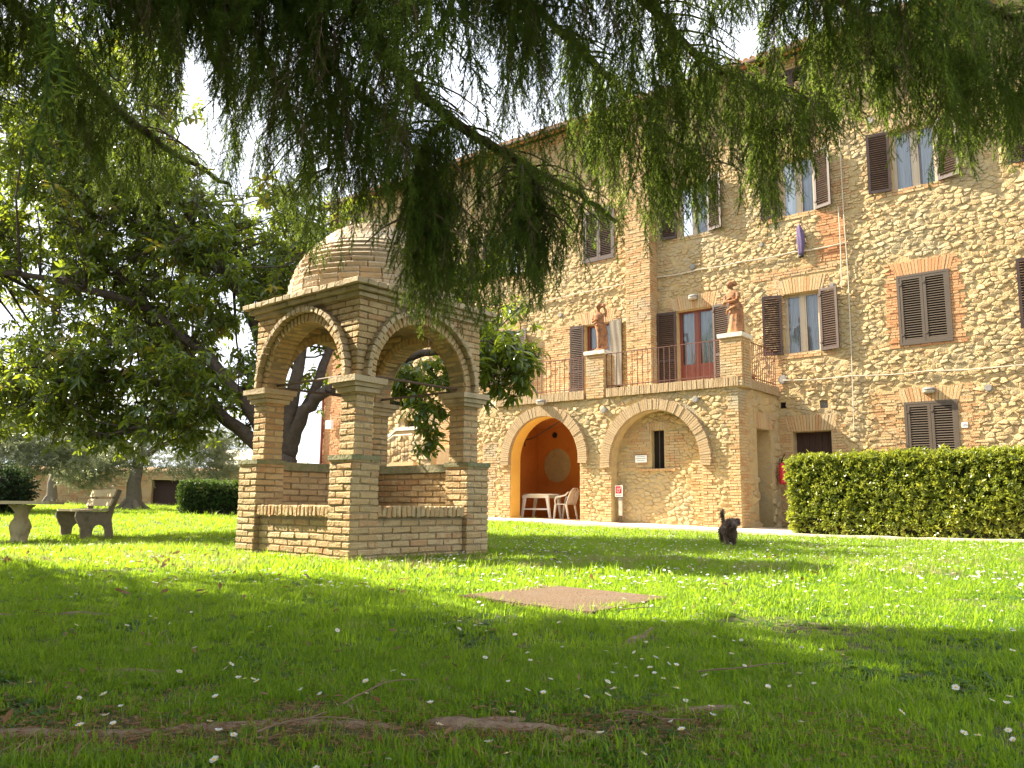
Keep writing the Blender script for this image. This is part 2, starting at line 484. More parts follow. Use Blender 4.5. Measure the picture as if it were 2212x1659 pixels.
class Pieces:
    def __init__(self, name, mats, parent, frame, limit=300, rest='brickwork', smooth=False, hidden=()):
        self.name, self.mats, self.parent, self.frame = name, mats, parent, frame
        self.limit, self.rest, self.smooth, self.hidden = limit, rest, smooth, hidden
        self.items = []

    def add(self, vs, fs, tone=None, facing=None):
        c = Vector((sum(v[0] for v in vs) / len(vs), sum(v[1] for v in vs) / len(vs), sum(v[2] for v in vs) / len(vs)))
        size = max(max(v[k] for v in vs) - min(v[k] for v in vs) for k in range(3))
        x, y, d = view_of(self.frame(c))
        s = size / d
        if not (-20 < x < 2232 and -20 < y < 1700):
            s = 0
        for (x0, y0, x1, y1) in self.hidden:
            if x0 < x < x1 and y0 < y < y1:
                s *= .2
        if facing is not None and facing <= 0:
            s *= .05
        self.items.append((s, c, vs, fs, random.random() if tone is None else tone))

    def box(self, x0, x1, y0, y1, z0, z1, tone=None, jit=0.004, facing=None, bev=0.0):
        j = lambda: random.uniform(-jit, jit)
        vs = [(x + j(), y + j(), z + j()) for x in (x0, x1) for y in (y0, y1) for z in (z0, z1)]
        self.add(vs, [(0, 1, 3, 2), (4, 6, 7, 5), (0, 4, 5, 1), (2, 3, 7, 6), (0, 2, 6, 4), (1, 5, 7, 3)], tone, facing)

    def worn(self, M, sx, sy, sz, tone=None, jit=0.004, ch=0.008, facing=None):
        """a brick with knocked-off edges, centred on matrix M"""
        vs = []
        for ax in (-1, 1):
            for ay in (-1, 1):
                for az in (-1, 1):
                    for k in range(3):
                        p = [ax * (sx / 2), ay * (sy / 2), az * (sz / 2)]
                        for q in range(3):
                            if q != k:
                                p[q] -= (ax, ay, az)[q] * ch * random.uniform(.4, 1.7)
                            p[q] += random.uniform(-jit, jit)
                        vs.append(tuple(M @ Vector(p)))
        I = lambda ax, ay, az, k: ((ax > 0) * 4 + (ay > 0) * 2 + (az > 0)) * 3 + k
        fs = []
        for k in range(3):
            o = [q for q in range(3) if q != k]
            for s in (-1, 1):
                r = []
                for (a, b) in ((-1, -1), (1, -1), (1, 1), (-1, 1)):
                    c = [0, 0, 0]; c[k] = s; c[o[0]] = a; c[o[1]] = b
                    r.append(I(*c, k))
                fs.append(tuple(r))
        for k in range(3):                       # edges along axis k
            o = [q for q in range(3) if q != k]
            for a in (-1, 1):
                for b in (-1, 1):
                    c0 = [0, 0, 0]; c1 = [0, 0, 0]
                    c0[k] = -1; c1[k] = 1
                    for c in (c0, c1):
                        c[o[0]] = a; c[o[1]] = b
                    fs.append((I(*c0, o[0]), I(*c1, o[0]), I(*c1, o[1]), I(*c0, o[1])))
        for ax in (-1, 1):
            for ay in (-1, 1):
                for az in (-1, 1):
                    fs.append((I(ax, ay, az, 0), I(ax, ay, az, 1), I(ax, ay, az, 2)))
        self.add(vs, fs, tone, facing)

    def finish(self):
        self.items.sort(key=lambda t: -t[0])
        rest = MB()
        for k, (s, c, vs, fs, tone) in enumerate(self.items):
            if k < self.limit and s > 0:
                m = MB(); m.add([tuple(Vector(v) - c) for v in vs], fs, tone)
                link(self.name, m.mesh(self.name, self.mats, self.smooth), self.parent, c)
            else:
                rest.add(vs, fs, tone)
        if rest.f:
            rest.build(self.rest, self.mats, self.parent, self.smooth, kind='stuff')


def rubble(x0, x1, z0, z1, sx, sz, keep, drop=.16):
    """irregular stone outlines: Voronoi cells of a loosened brick-like grid"""
    nx, nz = int((x1 - x0) / sx) + 1, int((z1 - z0) / sz) + 1
    pts = {}
    for j in range(-1, nz + 1):
        for i in range(-1, nx + 1):
            if random.random() < drop:
                continue
            pts[(i, j)] = (i + .5 + (j % 2) * .5 + random.uniform(-.40, .40), j + .5 + random.uniform(-.36, .36))
    out = []
    for (i, j), (px, pz) in pts.items():
        cx, cz = x0 + px * sx, z0 + pz * sz
        if not keep(cx, cz):
            continue
        poly = [(px - 1.3, pz - 1.3), (px + 1.3, pz - 1.3), (px + 1.3, pz + 1.3), (px - 1.3, pz + 1.3)]
        for dj in (-2, -1, 0, 1, 2):
            for di in (-2, -1, 0, 1, 2):
                q = pts.get((i + di, j + dj))
                if q is None or (di == 0 and dj == 0):
                    continue
                nxx, nzz = q[0] - px, q[1] - pz
                mxx, mzz = (q[0] + px) / 2, (q[1] + pz) / 2
                ds = [(p[0] - mxx) * nxx + (p[1] - mzz) * nzz for p in poly]
                if max(ds) <= 0:
                    continue
                new = []
                for k in range(len(poly)):
                    a, b = poly[k], poly[(k + 1) % len(poly)]
                    da, db = ds[k], ds[(k + 1) % len(poly)]
                    if da <= 0:
                        new.append(a)
                    if (da < 0 < db) or (db < 0 < da):
                        t = da / (da - db)
                        new.append((a[0] + (b[0] - a[0]) * t, a[1] + (b[1] - a[1]) * t))
                poly = new
                if len(poly) < 3:
                    break
            if len(poly) < 3:
                break
        if len(poly) < 3:
            continue
        P = [(x0 + a * sx, z0 + b * sz) for a, b in poly]
        Q = []
        for k in range(len(P)):                  # cut the corners so that no stone is a sharp polygon
            a, b = P[k], P[(k + 1) % len(P)]
            L = math.hypot(a[0] - b[0], a[1] - b[1])
            if L < .02:
                continue
            if L > .075:
                u = random.uniform(.80, .97)
                w = random.uniform(.80, .97)
                Q += [(a[0] * u + b[0] * (1 - u), a[1] * u + b[1] * (1 - u)), (a[0] * (1 - w) + b[0] * w, a[1] * (1 - w) + b[1] * w)]
            else:
                Q.append(((a[0] + b[0]) / 2, (a[1] + b[1]) / 2))
        if len(Q) >= 3:
            out.append(Q)
    return out


def stone_shape(poly, y, h):
    n = len(poly)
    cx = sum(p[0] for p in poly) / n; cz = sum(p[1] for p in poly) / n
    tx, tz = random.uniform(-.6, .6), random.uniform(-.6, .6)
    vs = []
    g = random.uniform(.93, 1.03)
    for sc, dp in ((g, .012), (g * .93, -h * .72), (g * .74, -h)):
        for p in poly:
            dx, dz = (p[0] - cx) * sc, (p[1] - cz) * sc
            k = 0 if dp > 0 else (tx * dx + tz * dz) * .35 + random.uniform(-.34, .34) * h
            vs.append((cx + dx, y + dp + k, cz + dz))
    fs = [(r * n + k, r * n + (k + 1) % n, (r + 1) * n + (k + 1) % n, (r + 1) * n + k) for r in (0, 1) for k in range(n)]
    fs.append(tuple(range(2 * n, 3 * n)))
    return vs, fs


def inrect(x, z, rs, m=0.0):
    return any(a - m < x < b + m and c - m < z < d + m for a, b, c, d in rs)


def holed_wall(mb, x0, x1, z0, z1, y, holes, depth):
    """a wall face at y with rectangular openings and their reveals"""
    xs = sorted({x0, x1, *[h[0] for h in holes], *[h[1] for h in holes]})
    zs = sorted({z0, z1, *[h[2] for h in holes], *[h[3] for h in holes]})
    for a, b in zip(xs, xs[1:]):
        for c, d in zip(zs, zs[1:]):
            if not inrect((a + b) / 2, (c + d) / 2, holes):
                mb.quad((a, y, c), (b, y, c), (b, y, d), (a, y, d))
    for a, b, c, d in holes:
        for p, q in (((a, c), (a, d)), ((b, d), (b, c)), ((a, d), (b, d)), ((b, c), (a, c))):
            mb.quad((p[0], y, p[1]), (q[0], y, q[1]), (q[0], y + depth, q[1]), (p[0], y + depth, p[1]))


# ------------------------------------------------------------------ the ground
def build_ground():
    xs = np.unique(np.round(np.concatenate([np.linspace(-260, -30, 12), np.linspace(-30, -8, 34), np.linspace(-8, 10, 110), np.linspace(10, 40, 24), np.linspace(40, 260, 10)]), 3))
    ys = np.unique(np.round(np.concatenate([np.linspace(-40, -1, 10), np.linspace(-1, 8, 80), np.linspace(8, 24, 80), np.linspace(24, 60, 22), np.linspace(60, 600, 12)]), 3))
    V = []
    for y in ys:
        for x in xs:
            V.append((x, y, gz(float(x), float(y))))
    nx = len(xs)
    F = [(j * nx + i, j * nx + i + 1, (j + 1) * nx + i + 1, (j + 1) * nx + i) for j in range(len(ys) - 1) for i in range(nx - 1)]
    me = np_mesh('ground', np.array(V), np.array(F), M_SOIL, smooth=True)
    link('ground', me, kind='structure')


build_ground()

# paved strip between the lawn and the house, with its kerb
KERB = [(-5.3, 26.2), (-2.6, 24.2), (-0.35, 22.2), (1.9, 20.45), (4.9, 18.05), (6.4, 16.4), (8.0, 14.75), (9.6, 13.2), (12.5, 10.8)]


def build_path():
    mb = MB()
    k3 = MB()
    for (ax, ay), (bx, by) in zip(KERB, KERB[1:]):
        n = 8
        for i in range(n):
            t0, t1 = i / n, (i + 1) / n
            p = Vector((ax + (bx - ax) * t0, ay + (by - ay) * t0, 0)); q = Vector((ax + (bx - ax) * t1, ay + (by - ay) * t1, 0))
            w = BY * 3.2
            zp, zq = gz(p.x, p.y) + .05, gz(q.x, q.y) + .05
            mb.quad((p.x, p.y, zp), (q.x, q.y, zq), (q.x + w.x, q.y + w.y, zq + .03), (p.x + w.x, p.y + w.y, zp + .03))
            d = BY * .16
            for zz0, zz1 in ((-.1, .075),):
                a0, a1 = p, p + d; b0, b1 = q, q + d
                vs = [(v.x, v.y, z + h) for v, z in ((a0, zp - .05), (a1, zp - .05), (b0, zq - .05), (b1, zq - .05)) for h in (zz0, zz1 + random.uniform(0, .006))]
                k3.add(vs, [(0, 1, 3, 2), (4, 6, 7, 5), (0, 4, 5, 1), (2, 3, 7, 6), (1, 5, 7, 3)])
    mb.build('path', M_PALE, kind='structure')
    k3.build('kerb', M_PALE, kind='structure')


build_path()

# ------------------------------------------------------------------ the stone house
house = thing('stone_house', 'three storey rubble stone house with brown louvred shutters and brick buttress', 'house', BO, BANG)
FY = 2.5
hframe = lambda c: b2w(c[0], c[1], c[2])
OPEN = dict(
    first_closed=(3.24, 4.27, 4.60, 6.21), first_open=(0.24, 1.23, 4.63, 6.26), door_mid=(-2.94, -1.80, 3.72, 6.26), door_far=(-6.22, -5.26, 3.72, 6.27),
    first_far=(-9.95, -8.96, 4.66, 6.46), second_mid=(-2.85, -1.87, 8.52, 10.13), second_b=(0.28, 1.24, 8.48, 10.10), second_c=(3.20, 4.25, 8.54, 10.12),
    second_d=(6.28, 7.28, 8.54, 10.12), second_far=(-6.16, -5.14, 8.40, 9.97), third_far=(-6.20, -5.45, 11.84, 12.60), third_right=(3.02, 3.80, 11.84, 12.60),
    third_mid=(0.35, 1.10, 11.84, 12.60), ground_shut=(3.24, 4.26, .10, 3.03), ground_door=(0.38, 1.38, -.15, 2.52), first_right=(6.28, 7.28, 4.62, 6.24),
    vent_a=(0.07, 0.23, 3.17, 3.34), vent_b=(1.12, 1.33, 3.11, 3.32), second_far_b=(-9.95, -8.96, 8.46, 10.05), far_slot=(-14.4, -13.5, 3.42, 3.72))
HOLES = [v for v in OPEN.values()]
WALL_X0, WALL_X1, EAVE = -19.3, 8.6, 12.98
BUT = (-4.42, -3.58, 2.08)                         # buttress: x0, x1, front


def build_house_walls():
    w = MB()
    holed_wall(w, WALL_X0, WALL_X1, -.3, EAVE, FY, HOLES, .32)
    w.quad((WALL_X0, FY, -.3), (WALL_X0, FY + 9, -.3), (WALL_X0, FY + 9, EAVE), (WALL_X0, FY, EAVE))
    w.quad((WALL_X1, FY, -.3), (WALL_X1, FY + 9, -.3), (WALL_X1, FY + 9, EAVE), (WALL_X1, FY, EAVE))
    w.quad((WALL_X0, FY + 9, -.3), (WALL_X1, FY + 9, -.3), (WALL_X1, FY + 9, EAVE), (WALL_X0, FY + 9, EAVE))
    w.build('wall', M_MORTAR, house)
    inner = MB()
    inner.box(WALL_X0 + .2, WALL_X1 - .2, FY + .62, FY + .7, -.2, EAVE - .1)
    inner.build('dark_backing', M_DARK, house)  # near-black sheet standing in for the unlit rooms behind the windows
    b = MB()
    b.box(BUT[0], BUT[1], BUT[2], FY + .02, -.2, EAVE - .35)
    b.build('buttress', M_MORTAR, house)


build_house_walls()

# where brick replaces rubble
bricks_h = Pieces('brick', M_BRICK, house, hframe, 300, 'brickwork')
redbr_h = Pieces('red_brick', M_BRICKRED, house, hframe, 300, 'red_brickwork')
ZONES = []


def brick_zone(bag, x0, x1, z0, z1, y=FY, proud=.02, tooth_l=.12, tooth_r=.12, zone=True, course=.07, skip=()):
    if zone:
        ZONES.append((x0 - .02, x1 + .02, z0 - .02, z1 + .02))
    z = z0
    r = 0
    while z < z1 - .02:
        h = course * random.uniform(.92, 1.08)
        xa = x0 + random.uniform(-tooth_l, tooth_l * .4)
        xe = x1 + random.uniform(-tooth_r * .4, tooth_r)
        x = xa
        first = True
        while x < xe - .03:
            L = random.choice((.27, .27, .25, .14))
            if first and r % 2:
                L = .13
            first = False
            e = min(x + L, xe)
            if xe - e < .05:
                e = xe
            if not inrect((x + e) / 2, z + h / 2, HOLES, -.001) and not inrect((x + e) / 2, z + h / 2, skip):
                p = proud + random.uniform(-.008, .012)
                bag.box(x + .006, e - .006, y - p, y + .03, z + .006, z + h - .006)
            x = e
        z += h
        r += 1


def lintel(bag, x0, x1, z, tall=.40, y=FY, proud=.024, splay=.22, zone=True):
    if zone:
        ZONES.append((x0 - splay * .6, x1 + splay * .6, z, z + tall + .02))
    n = int((x1 - x0) / .068)
    for k in range(n):
        t0, t1 = k / n, (k + 1) / n
        a0, a1 = x0 + (x1 - x0) * t0, x0 + (x1 - x0) * t1
        o0, o1 = (t0 - .5) * 2 * splay, (t1 - .5) * 2 * splay
        zt = z + tall + random.uniform(-.03, .02)
        p = y - proud - random.uniform(0, .01)
        zz = z + .006
        vs = [(a0 + .005, p, zz), (a1 - .005, p, zz), (a1 + o1 - .005, p, zt), (a0 + o0 + .005, p, zt),
              (a0 + .005, y + .03, zz), (a1 - .005, y + .03, zz), (a1 + o1 - .005, y + .03, zt), (a0 + o0 + .005, y + .03, zt)]
        bag.add(vs, [(0, 1, 2, 3), (0, 4, 5, 1), (1, 5, 6, 2), (2, 6, 7, 3), (3, 7, 4, 0)])


for key, (a0, a1, c0, c1) in OPEN.items():
    if key.startswith(('vent', 'far_slot')):
        continue
    small = key.startswith('third')
    jw = .16 if small else .30
    tall = .26 if small else .42
    bag = redbr_h if key == 'first_closed' else bricks_h
    lo = c0 - (0 if 'door' in key or key == 'ground_shut' else .14)
    brick_zone(bag, a0 - jw, a0 - .005, lo, c1, tooth_r=0)
    brick_zone(bag, a1 + .005, a1 + jw, lo, c1, tooth_l=0)
    if lo < c0 - .01:
        brick_zone(bag, a0 - .004, a1 + .004, lo, c0 - .004, tooth_l=0, tooth_r=0)
    brick_zone(bag, a0 - jw, a0 - .12, c1 + .003, c1 + tall, tooth_r=0)
    brick_zone(bag, a1 + .12, a1 + jw, c1 + .003, c1 + tall, tooth_l=0)
    lintel(bag, a0 - .10, a1 + .10, c1 + .01, tall, splay=.12)
# patches of brick repair
brick_zone(redbr_h, 1.35, 1.95, 7.0, 8.3, tooth_l=.2)
brick_zone(bricks_h, 1.75, 2.15, 8.3, 9.7)
brick_zone(bricks_h, -.55, 1.7, 6.75, 6.95)
brick_zone(bricks_h, -7.6, -6.6, 4.1, 6.4, tooth_l=.3, tooth_r=.2)
brick_zone(bricks_h, -8.3, -7.6, 4.0, 5.8, tooth_l=.3)
brick_zone(bricks_h, -.1, .2, 3.55, 7.0, tooth_l=.1)
brick_zone(bricks_h, 4.3, 4.75, 1.3, 3.5, tooth_r=.25)
brick_zone(bricks_h, 2.55, 2.95, 1.3, 3.4, tooth_l=.25)
brick_zone(redbr_h, -10.4, -8.3, 1.0, 2.6, tooth_r=.3)
brick_zone(bricks_h, -13.2, -11.6, .2, 4.5, tooth_r=.3)
brick_zone(redbr_h, -19.28, -17.3, .2, 9.0, tooth_l=0, tooth_r=.3)
ZONES.append((BUT[0] - .03, BUT[1] + .03, -.3, EAVE))
# buttress faced all in brick
brick_zone(bricks_h, BUT[0], BUT[1], 3.6, EAVE - .4, y=BUT[2], proud=.012, tooth_l=0, tooth_r=0, zone=False)


def buttress_side():
    z, r = 3.6, 0
    while z < EAVE - .45:
        ys = [BUT[2], BUT[2] + (.14 if r % 2 else .27), FY]
        for a, b in zip(ys, ys[1:]):
            bricks_h.box(BUT[1] - .02, BUT[1] + .012 + random.uniform(0, .01), a + .005, b - .005, z + .006, z + .064)
        z += .07; r += 1


buttress_side()
# brick corbel courses below the eave
for r in range(4):
    brick_zone(bricks_h, -14.0, WALL_X1 - .1, EAVE - .30 + r * .072, EAVE - .30 + r * .072 + .07, y=FY - .05 * r, proud=.03, tooth_l=0, tooth_r=0, zone=(r == 0))

stones_h = Pieces('stone', M_STONE, house, hframe, 300, 'stonework', smooth=True, hidden=((0, 0, 1060, 1659), (1060, 0, 2212, 240), (1060, 240, 1420, 520)))
BEHIND = [(-8.25, -.02, -1, 3.60)]


def keep_h(x, z):
    return not inrect(x, z, HOLES, .06) and not inrect(x, z, ZONES, .05) and not inrect(x, z, BEHIND)


for poly in rubble(-12.0, 7.6, .05, EAVE - .32, .160, .086, keep_h, .30):
    stones_h.add(*stone_shape(poly, FY, random.choice((.005, .008, .011, .014, .018, .022, .030))))
for poly in rubble(-17.3, -12.0, .3, 9.0, .34, .2, keep_h):
    stones_h.add(*stone_shape(poly, FY, random.choice((.03, .04, .06))))
stones_h.finish()
bricks_h.finish()
redbr_h.finish()


def build_roof():
    r = MB()
    ov = .55
    sl = .30
    y0, y1 = FY - ov, FY + 4.5
    prof = [(y0, EAVE - .02), (y0, EAVE + .05), (y1, EAVE + .05 + (y1 - y0) * sl), (y1 + (y1 - y0), EAVE + .05), (y1 + (y1 - y0), EAVE - .02), (y1, EAVE - .06 + (y1 - y0) * sl)]
    r.prism(prof, 'x', WALL_X0 - .3, WALL_X1 + .3)
    roof = r.build('roof', M_TILE, house)
    t = MB()
    x = WALL_X0 - .2
    while x < WALL_X1 + .2:
        for k in range(5):
            ya, yb = y0 - .05 + k * .38, y0 + .40 + k * .38
            pts = [(x + random.uniform(-.01, .01), ya, EAVE + .09 + (ya - y0) * sl), (x, yb, EAVE + .075 + (yb - y0) * sl)]
            t.tube(pts, [.085, .065], 7)
        x += .19
    t.build('roof_tiles', M_TILE, roof, kind='stuff')
    g = MB()
    g.tube([(WALL_X0 - .3, y0 - .08, EAVE - .02), (WALL_X1 + .3, y0 - .08, EAVE - .02)], .06, 8)
    g.build('gutter', M_IRON, house)
    d = MB()
    d.tube([(WALL_X0 + .10, FY - .09, -.1), (WALL_X0 + .10, FY - .09, EAVE - .1)], .055, 8)
    d.build('downpipe', M_REDWOOD, house)


build_roof()

SHMESH = {}


def shutter(name, x, z, w, h, ang, mt, y=FY - .035, label=None):
    key = (round(w, 2), round(h, 2), mt.name)
    if key not in SHMESH:
        f = MB()
        s, d = .065, .02
        f.box(0, s, -d, d, 0, h); f.box(w - s, w, -d, d, 0, h)
        f.box(s, w - s, -d + .001, d - .001, 0, s * 1.2); f.box(s, w - s, -d + .001, d - .001, h - s, h)
        if h > 1.9:
            f.box(s, w - s, -d + .001, d - .001, h * .42, h * .42 + s)
        for zz in (.18, h - .2):
            f.box(-.012, .05, -d - .012, -d + .004, zz, zz + .05)
        l = MB()
        n = int((h - 2.2 * s) / .058)
        for k in range(n):
            zz = s * 1.2 + (k + .5) * (h - 2.2 * s) / n
            if h > 1.9 and h * .42 - .02 < zz < h * .42 + s + .02:
                continue
            l.add([(s, -.020, zz - .020), (w - s, -.020, zz - .020), (w - s, .018, zz + .018), (s, .018, zz + .018),
                   (s, -.016, zz - .029), (w - s, -.016, zz - .029), (w - s, .022, zz + .009), (s, .022, zz + .009)],
                  [(0, 1, 2, 3), (7, 6, 5, 4), (0, 4, 5, 1), (2, 6, 7, 3)])
        SHMESH[key] = (f.mesh('shutter', mt), l.mesh('louvre_slats', mt))
    fm, lm = SHMESH[key]
    o = link(name, fm, house, (x, y, z), (0, 0, ang))
    if label:
        o['label'] = label
    link('louvre_slats', lm, o, kind='stuff')
    return o


def window(a0, a1, z0, z1, mt, rec=.16, door=False, bars=False):
    y = FY + rec
    f = MB()
    s = .055
    m = (a0 + a1) / 2
    f.box(a0, a0 + s, y, y + .06, z0, z1); f.box(a1 - s, a1, y, y + .06, z0, z1)
    f.box(a0 + s, a1 - s, y, y + .06, z1 - s, z1); f.box(a0 + s, a1 - s, y, y + .06, z0, z0 + s)
    f.box(m - .05, m + .05, y - .008, y + .055, z0 + s, z1 - s)
    low = z0 + s
    if door:
        low = z0 + .95
        f.box(a0 + s, m - .05, y + .006, y + .05, z0 + s, low); f.box(m + .05, a1 - s, y + .006, y + .05, z0 + s, low)
        f.box(a0 + .10, m - .10, y - .006, y + .02, z0 + .18, low - .12); f.box(m + .10, a1 - .10, y - .006, y + .02, z0 + .18, low - .12)
    for b0, b1 in ((a0 + s, m - .05), (m + .05, a1 - s)):
        f.box(b0, b0 + .04, y + .004, y + .052, low, z1 - s); f.box(b1 - .04, b1, y + .004, y + .052, low, z1 - s)
        if bars:
            f.box(b0 + .04, b1 - .04, y + .012, y + .045, low + (z1 - low) * .52, low + (z1 - low) * .52 + .03)
    o = f.build('glazed_door' if door else 'window', mt, house)
    for b0, b1 in ((a0 + s + .04, m - .09), (m + .09, a1 - s - .04)):
        p = MB(); p.quad((b0, y + .03, low), (b1, y + .03, low), (b1, y + .03, z1 - s), (b0, y + .03, z1 - s))
        p.build('pane', M_GLASS, o)
    c = MB()
    n = 46
    part = random.choice((1.0, 1.0, .74, .86))
    for k in range(n):
        if .5 - .5 * (1 - part) < (k + .5) / n - (.5 - .5 * part) * 0 < .5 + .5 * (1 - part):
            continue
        x0, x1 = a0 + .03 + (a1 - a0 - .06) * k / n, a0 + .03 + (a1 - a0 - .06) * (k + 1) / n
        q = lambda x: y + .11 + .018 * math.sin(x * 41) + .01 * math.sin(x * 97 + 1)
        c.quad((x0, q(x0), z0 + .03), (x1, q(x1), z0 + .03), (x1, q(x1), z1 - .03), (x0, q(x0), z1 - .03), tone=.5)
    c.build('curtain', M_CURT, o, smooth=True)
    return o


def pair(key, mt, al=.26, ar=.30, wmt=M_WOODF, door=False, bars=False, z_off=0.0, sw=None):
    a0, a1, z0, z1 = OPEN[key]
    window(a0, a1, z0, z1, wmt, door=door, bars=bars)
    w = sw or (a1 - a0) / 2 + .02
    shutter('shutter', a0 - .012, z0 - .01, w, z1 - z0 + .02, math.pi + al, mt)
    shutter('shutter', a1 + .012, z0 - .01, w, z1 - z0 + .02, -ar, mt)


def closed(key, mt):
    a0, a1, z0, z1 = OPEN[key]
    w = (a1 - a0 + .04) / 2
    shutter('shutter', a0 - .02, z0 - .02, w - .004, z1 - z0 + .04, 0, mt, FY - .02)
    shutter('shutter', a0 - .02 + w + .004, z0 - .02, w - .004, z1 - z0 + .04, 0, mt, FY - .02)
    f = MB()
    s = .06
    f.box(a0 - .02 - s, a0 - .021, FY - .045, FY + .02, z0 - .02, z1 + .02); f.box(a1 + .021, a1 + .02 + s, FY - .045, FY + .02, z0 - .02, z1 + .02)
    f.box(a0 - .02 - s, a1 + .02 + s, FY - .044, FY + .02, z1 + .021, z1 + .02 + s)
    f.box(a0 - .02 - s, a1 + .02 + s, FY - .05, FY + .02, z0 - .02 - s, z0 - .021)
    f.build('shutter_frame', mt, house)


pair('first_open', M_SHUT, .20, .24)
pair('second_mid', M_SHUT, .18, .30)
pair('second_b', M_SHUT, .18, .34)
pair('second_c', M_SHUT, .16, .34)
pair('second_d', M_SHUT, .2, .3)
pair('first_far', M_SHUT, .2, .3)
pair('first_right', M_SHUT, .14, .2)
pair('second_far_b', M_SHUT, .2, .3)
pair('door_mid', M_SHUT, .12, .2, M_REDWOOD, door=True)
pair('door_far', M_SHUT, .10, .2, M_REDWOOD, door=True, bars=True)
closed('first_closed', M_SHUTG)
closed('ground_shut', M_SHUTG)
closed('second_far', M_SHUT)
closed('third_far', M_SHUT); closed('third_right', M_SHUT); closed('third_mid', M_SHUT)


def small_fittings():
    a0, a1, z0, z1 = OPEN['ground_door']
    d = MB()
    n = 6
    for k in range(n):
        x0, x1 = a0 + (a1 - a0) * k / n, a0 + (a1 - a0) * (k + 1) / n
        d.box(x0 + .004, x1 - .004, FY + .27 + random.uniform(0, .006), FY + .31, z0, z1)
    door = d.build('plank_door', M_DARKDOOR, house)
    h = MB(); h.box(a1 - .16, a1 - .12, FY + .22, FY + .275, 1.0, 1.14); h.build('handle', M_IRON, door)
    for key in ('vent_a', 'vent_b'):
        a0, a1, z0, z1 = OPEN[key]
        g = MB()
        for k in range(7):
            g.box(a0 + .004, a1 - .004, FY + .06, FY + .075, z0 + (z1 - z0) * (k + .15) / 7, z0 + (z1 - z0) * (k + .75) / 7)
        g.build('vent_grille', M_GREYPL if key == 'vent_b' else M_DARK, house)
    a0, a1, z0, z1 = OPEN['far_slot']
    g = MB(); g.box(a0, a1, FY + .2, FY + .24, z0, z1); g.build('dark_slot_panel', M_DARKDOOR, house)  # dark panel standing in for the darkness of a small window
    for (a, z, y, r) in ((5.0, 3.32, FY, .085), (.18, 3.95, FY, .12), (-2.37, 7.53, FY, .085), (1.59, 6.33, FY, .06), (-.28, 7.78, FY, .06), (2.76, 10.54, FY, .09),
                         (-7.15, 6.75, FY, .075), (-5.55, 10.95, FY, .08)):
        g = MB()
        g.tube([(a, y + .02, z), (a, y - .05, z)], [r, r], 16)
        g.tube([(a, y - .05, z), (a, y - .062, z)], [r * .82, r * .78], 16)
        o = g.build('vent_cover', M_GREYPL, house)


small_fittings()


# ------------------------------------------------------------------ things fixed to the house front
def on_wall(name, label, cat, a, y, z, group=None):
    p = b2w(a, y, z)
    return thing(name, label, cat, p, BANG, group)


def wall_lamp(a, y, z, label):
    t = on_wall('wall_lamp', label, 'lamp', a, y, z, 'outdoor lamps on the house walls')
    b = MB(); b.box(-.13, .13, -.05, 0, -.06, .07)
    b.build('base_plate', M_GREYPL, t)
    g = MB()
    for k, (s, d) in enumerate(((1, 0),)):
        g.loft([(0, -.085, -.075, .10, .05), (0, -.09, -.06, .125, .075), (0, -.09, -.02, .135, .085), (0, -.09, .0, .135, .085)], 18)
    g.build('glass_shade', M_LAMPGL, t, smooth=True)
    h = MB()
    h.loft([(0, -.09, .001, .145, .094), (0, -.09, .03, .14, .09), (0, -.085, .065, .11, .065), (0, -.08, .075, .05, .03)], 18)
    h.build('hood', M_GREYPL, t, smooth=True)


wall_lamp(-2.36, FY - .03, 6.60, 'oval bulkhead lamp above the red glazed door on the upper terrace')
wall_lamp(3.75, FY - .03, 3.36, 'oval lamp above the closed shutters behind the hedge')
wall_lamp(-5.93, -.15, 3.50, 'pale oval lamp fixed over the top of the open orange arch')


def cable(label, pts, r=.012, group='cables on the house front'):
    m = MB()
    m.tube([b2w(*p) for p in pts], r, 5)
    o = m.build('wall_cable', M_CABLE)
    tag(o, label, 'cable', group)


def sag(a0, a1, z0, z1, y=FY - .075, n=24, s=.03):
    return [(a0 + (a1 - a0) * k / n, y, z0 + (z1 - z0) * k / n - s * abs(math.sin(k * math.pi / 6)) - random.uniform(0, .006)) for k in range(n + 1)]


cable('pale cable running along the wall between the buttress and second floor windows', sag(-3.56, 2.0, 7.41, 7.39), .02)
cable('thin cable running level along the wall above the ground floor lamp', sag(.2, 7.4, 3.92, 3.74), .016)
cable('cable crossing the wall from the buttress towards the magnolia', sag(-12.0, -4.45, 7.20, 7.42), .02)
cable('upright cable dropping down the wall beside the patch of red brick', [(1.98, FY - .075, 10.6), (1.99, FY - .075, 8.2), (2.02, FY - .075, 6.3), (2.0, FY - .075, 4.3), (1.97, FY - .075, 2.5)], .014)
cable('short upright pipe beside the opened shutter of the first floor', [(1.86, FY - .075, 8.4), (1.87, FY - .075, 7.4), (1.84, FY - .07, 6.2)], .018)


def number_tile():
    t = on_wall('house_number_tile', 'small white house number tile beside the closed ground floor shutters', 'number tile', 4.46, FY - .03, 2.49)
    m = MB(); m.box(-.065, .065, -.012, 0, -.06, .06)
    m.build('tile', M_WHITE, t)
    cu = bpy.data.curves.new('digits', 'FONT'); cu.body = '20'; cu.size = .10; cu.align_x = 'CENTER'; cu.align_y = 'CENTER'; cu.extrude = .002
    o = bpy.data.objects.new('digits', cu); COL.objects.link(o)
    cu.materials.append(M_GREYPL)
    dg = bpy.context.evaluated_depsgraph_get()
    me = bpy.data.meshes.new_from_object(o.evaluated_get(dg)); bpy.data.objects.remove(o)
    link('digits', me, t, (0, -.0155, 0), (math.pi / 2, 0, 0))


number_tile()


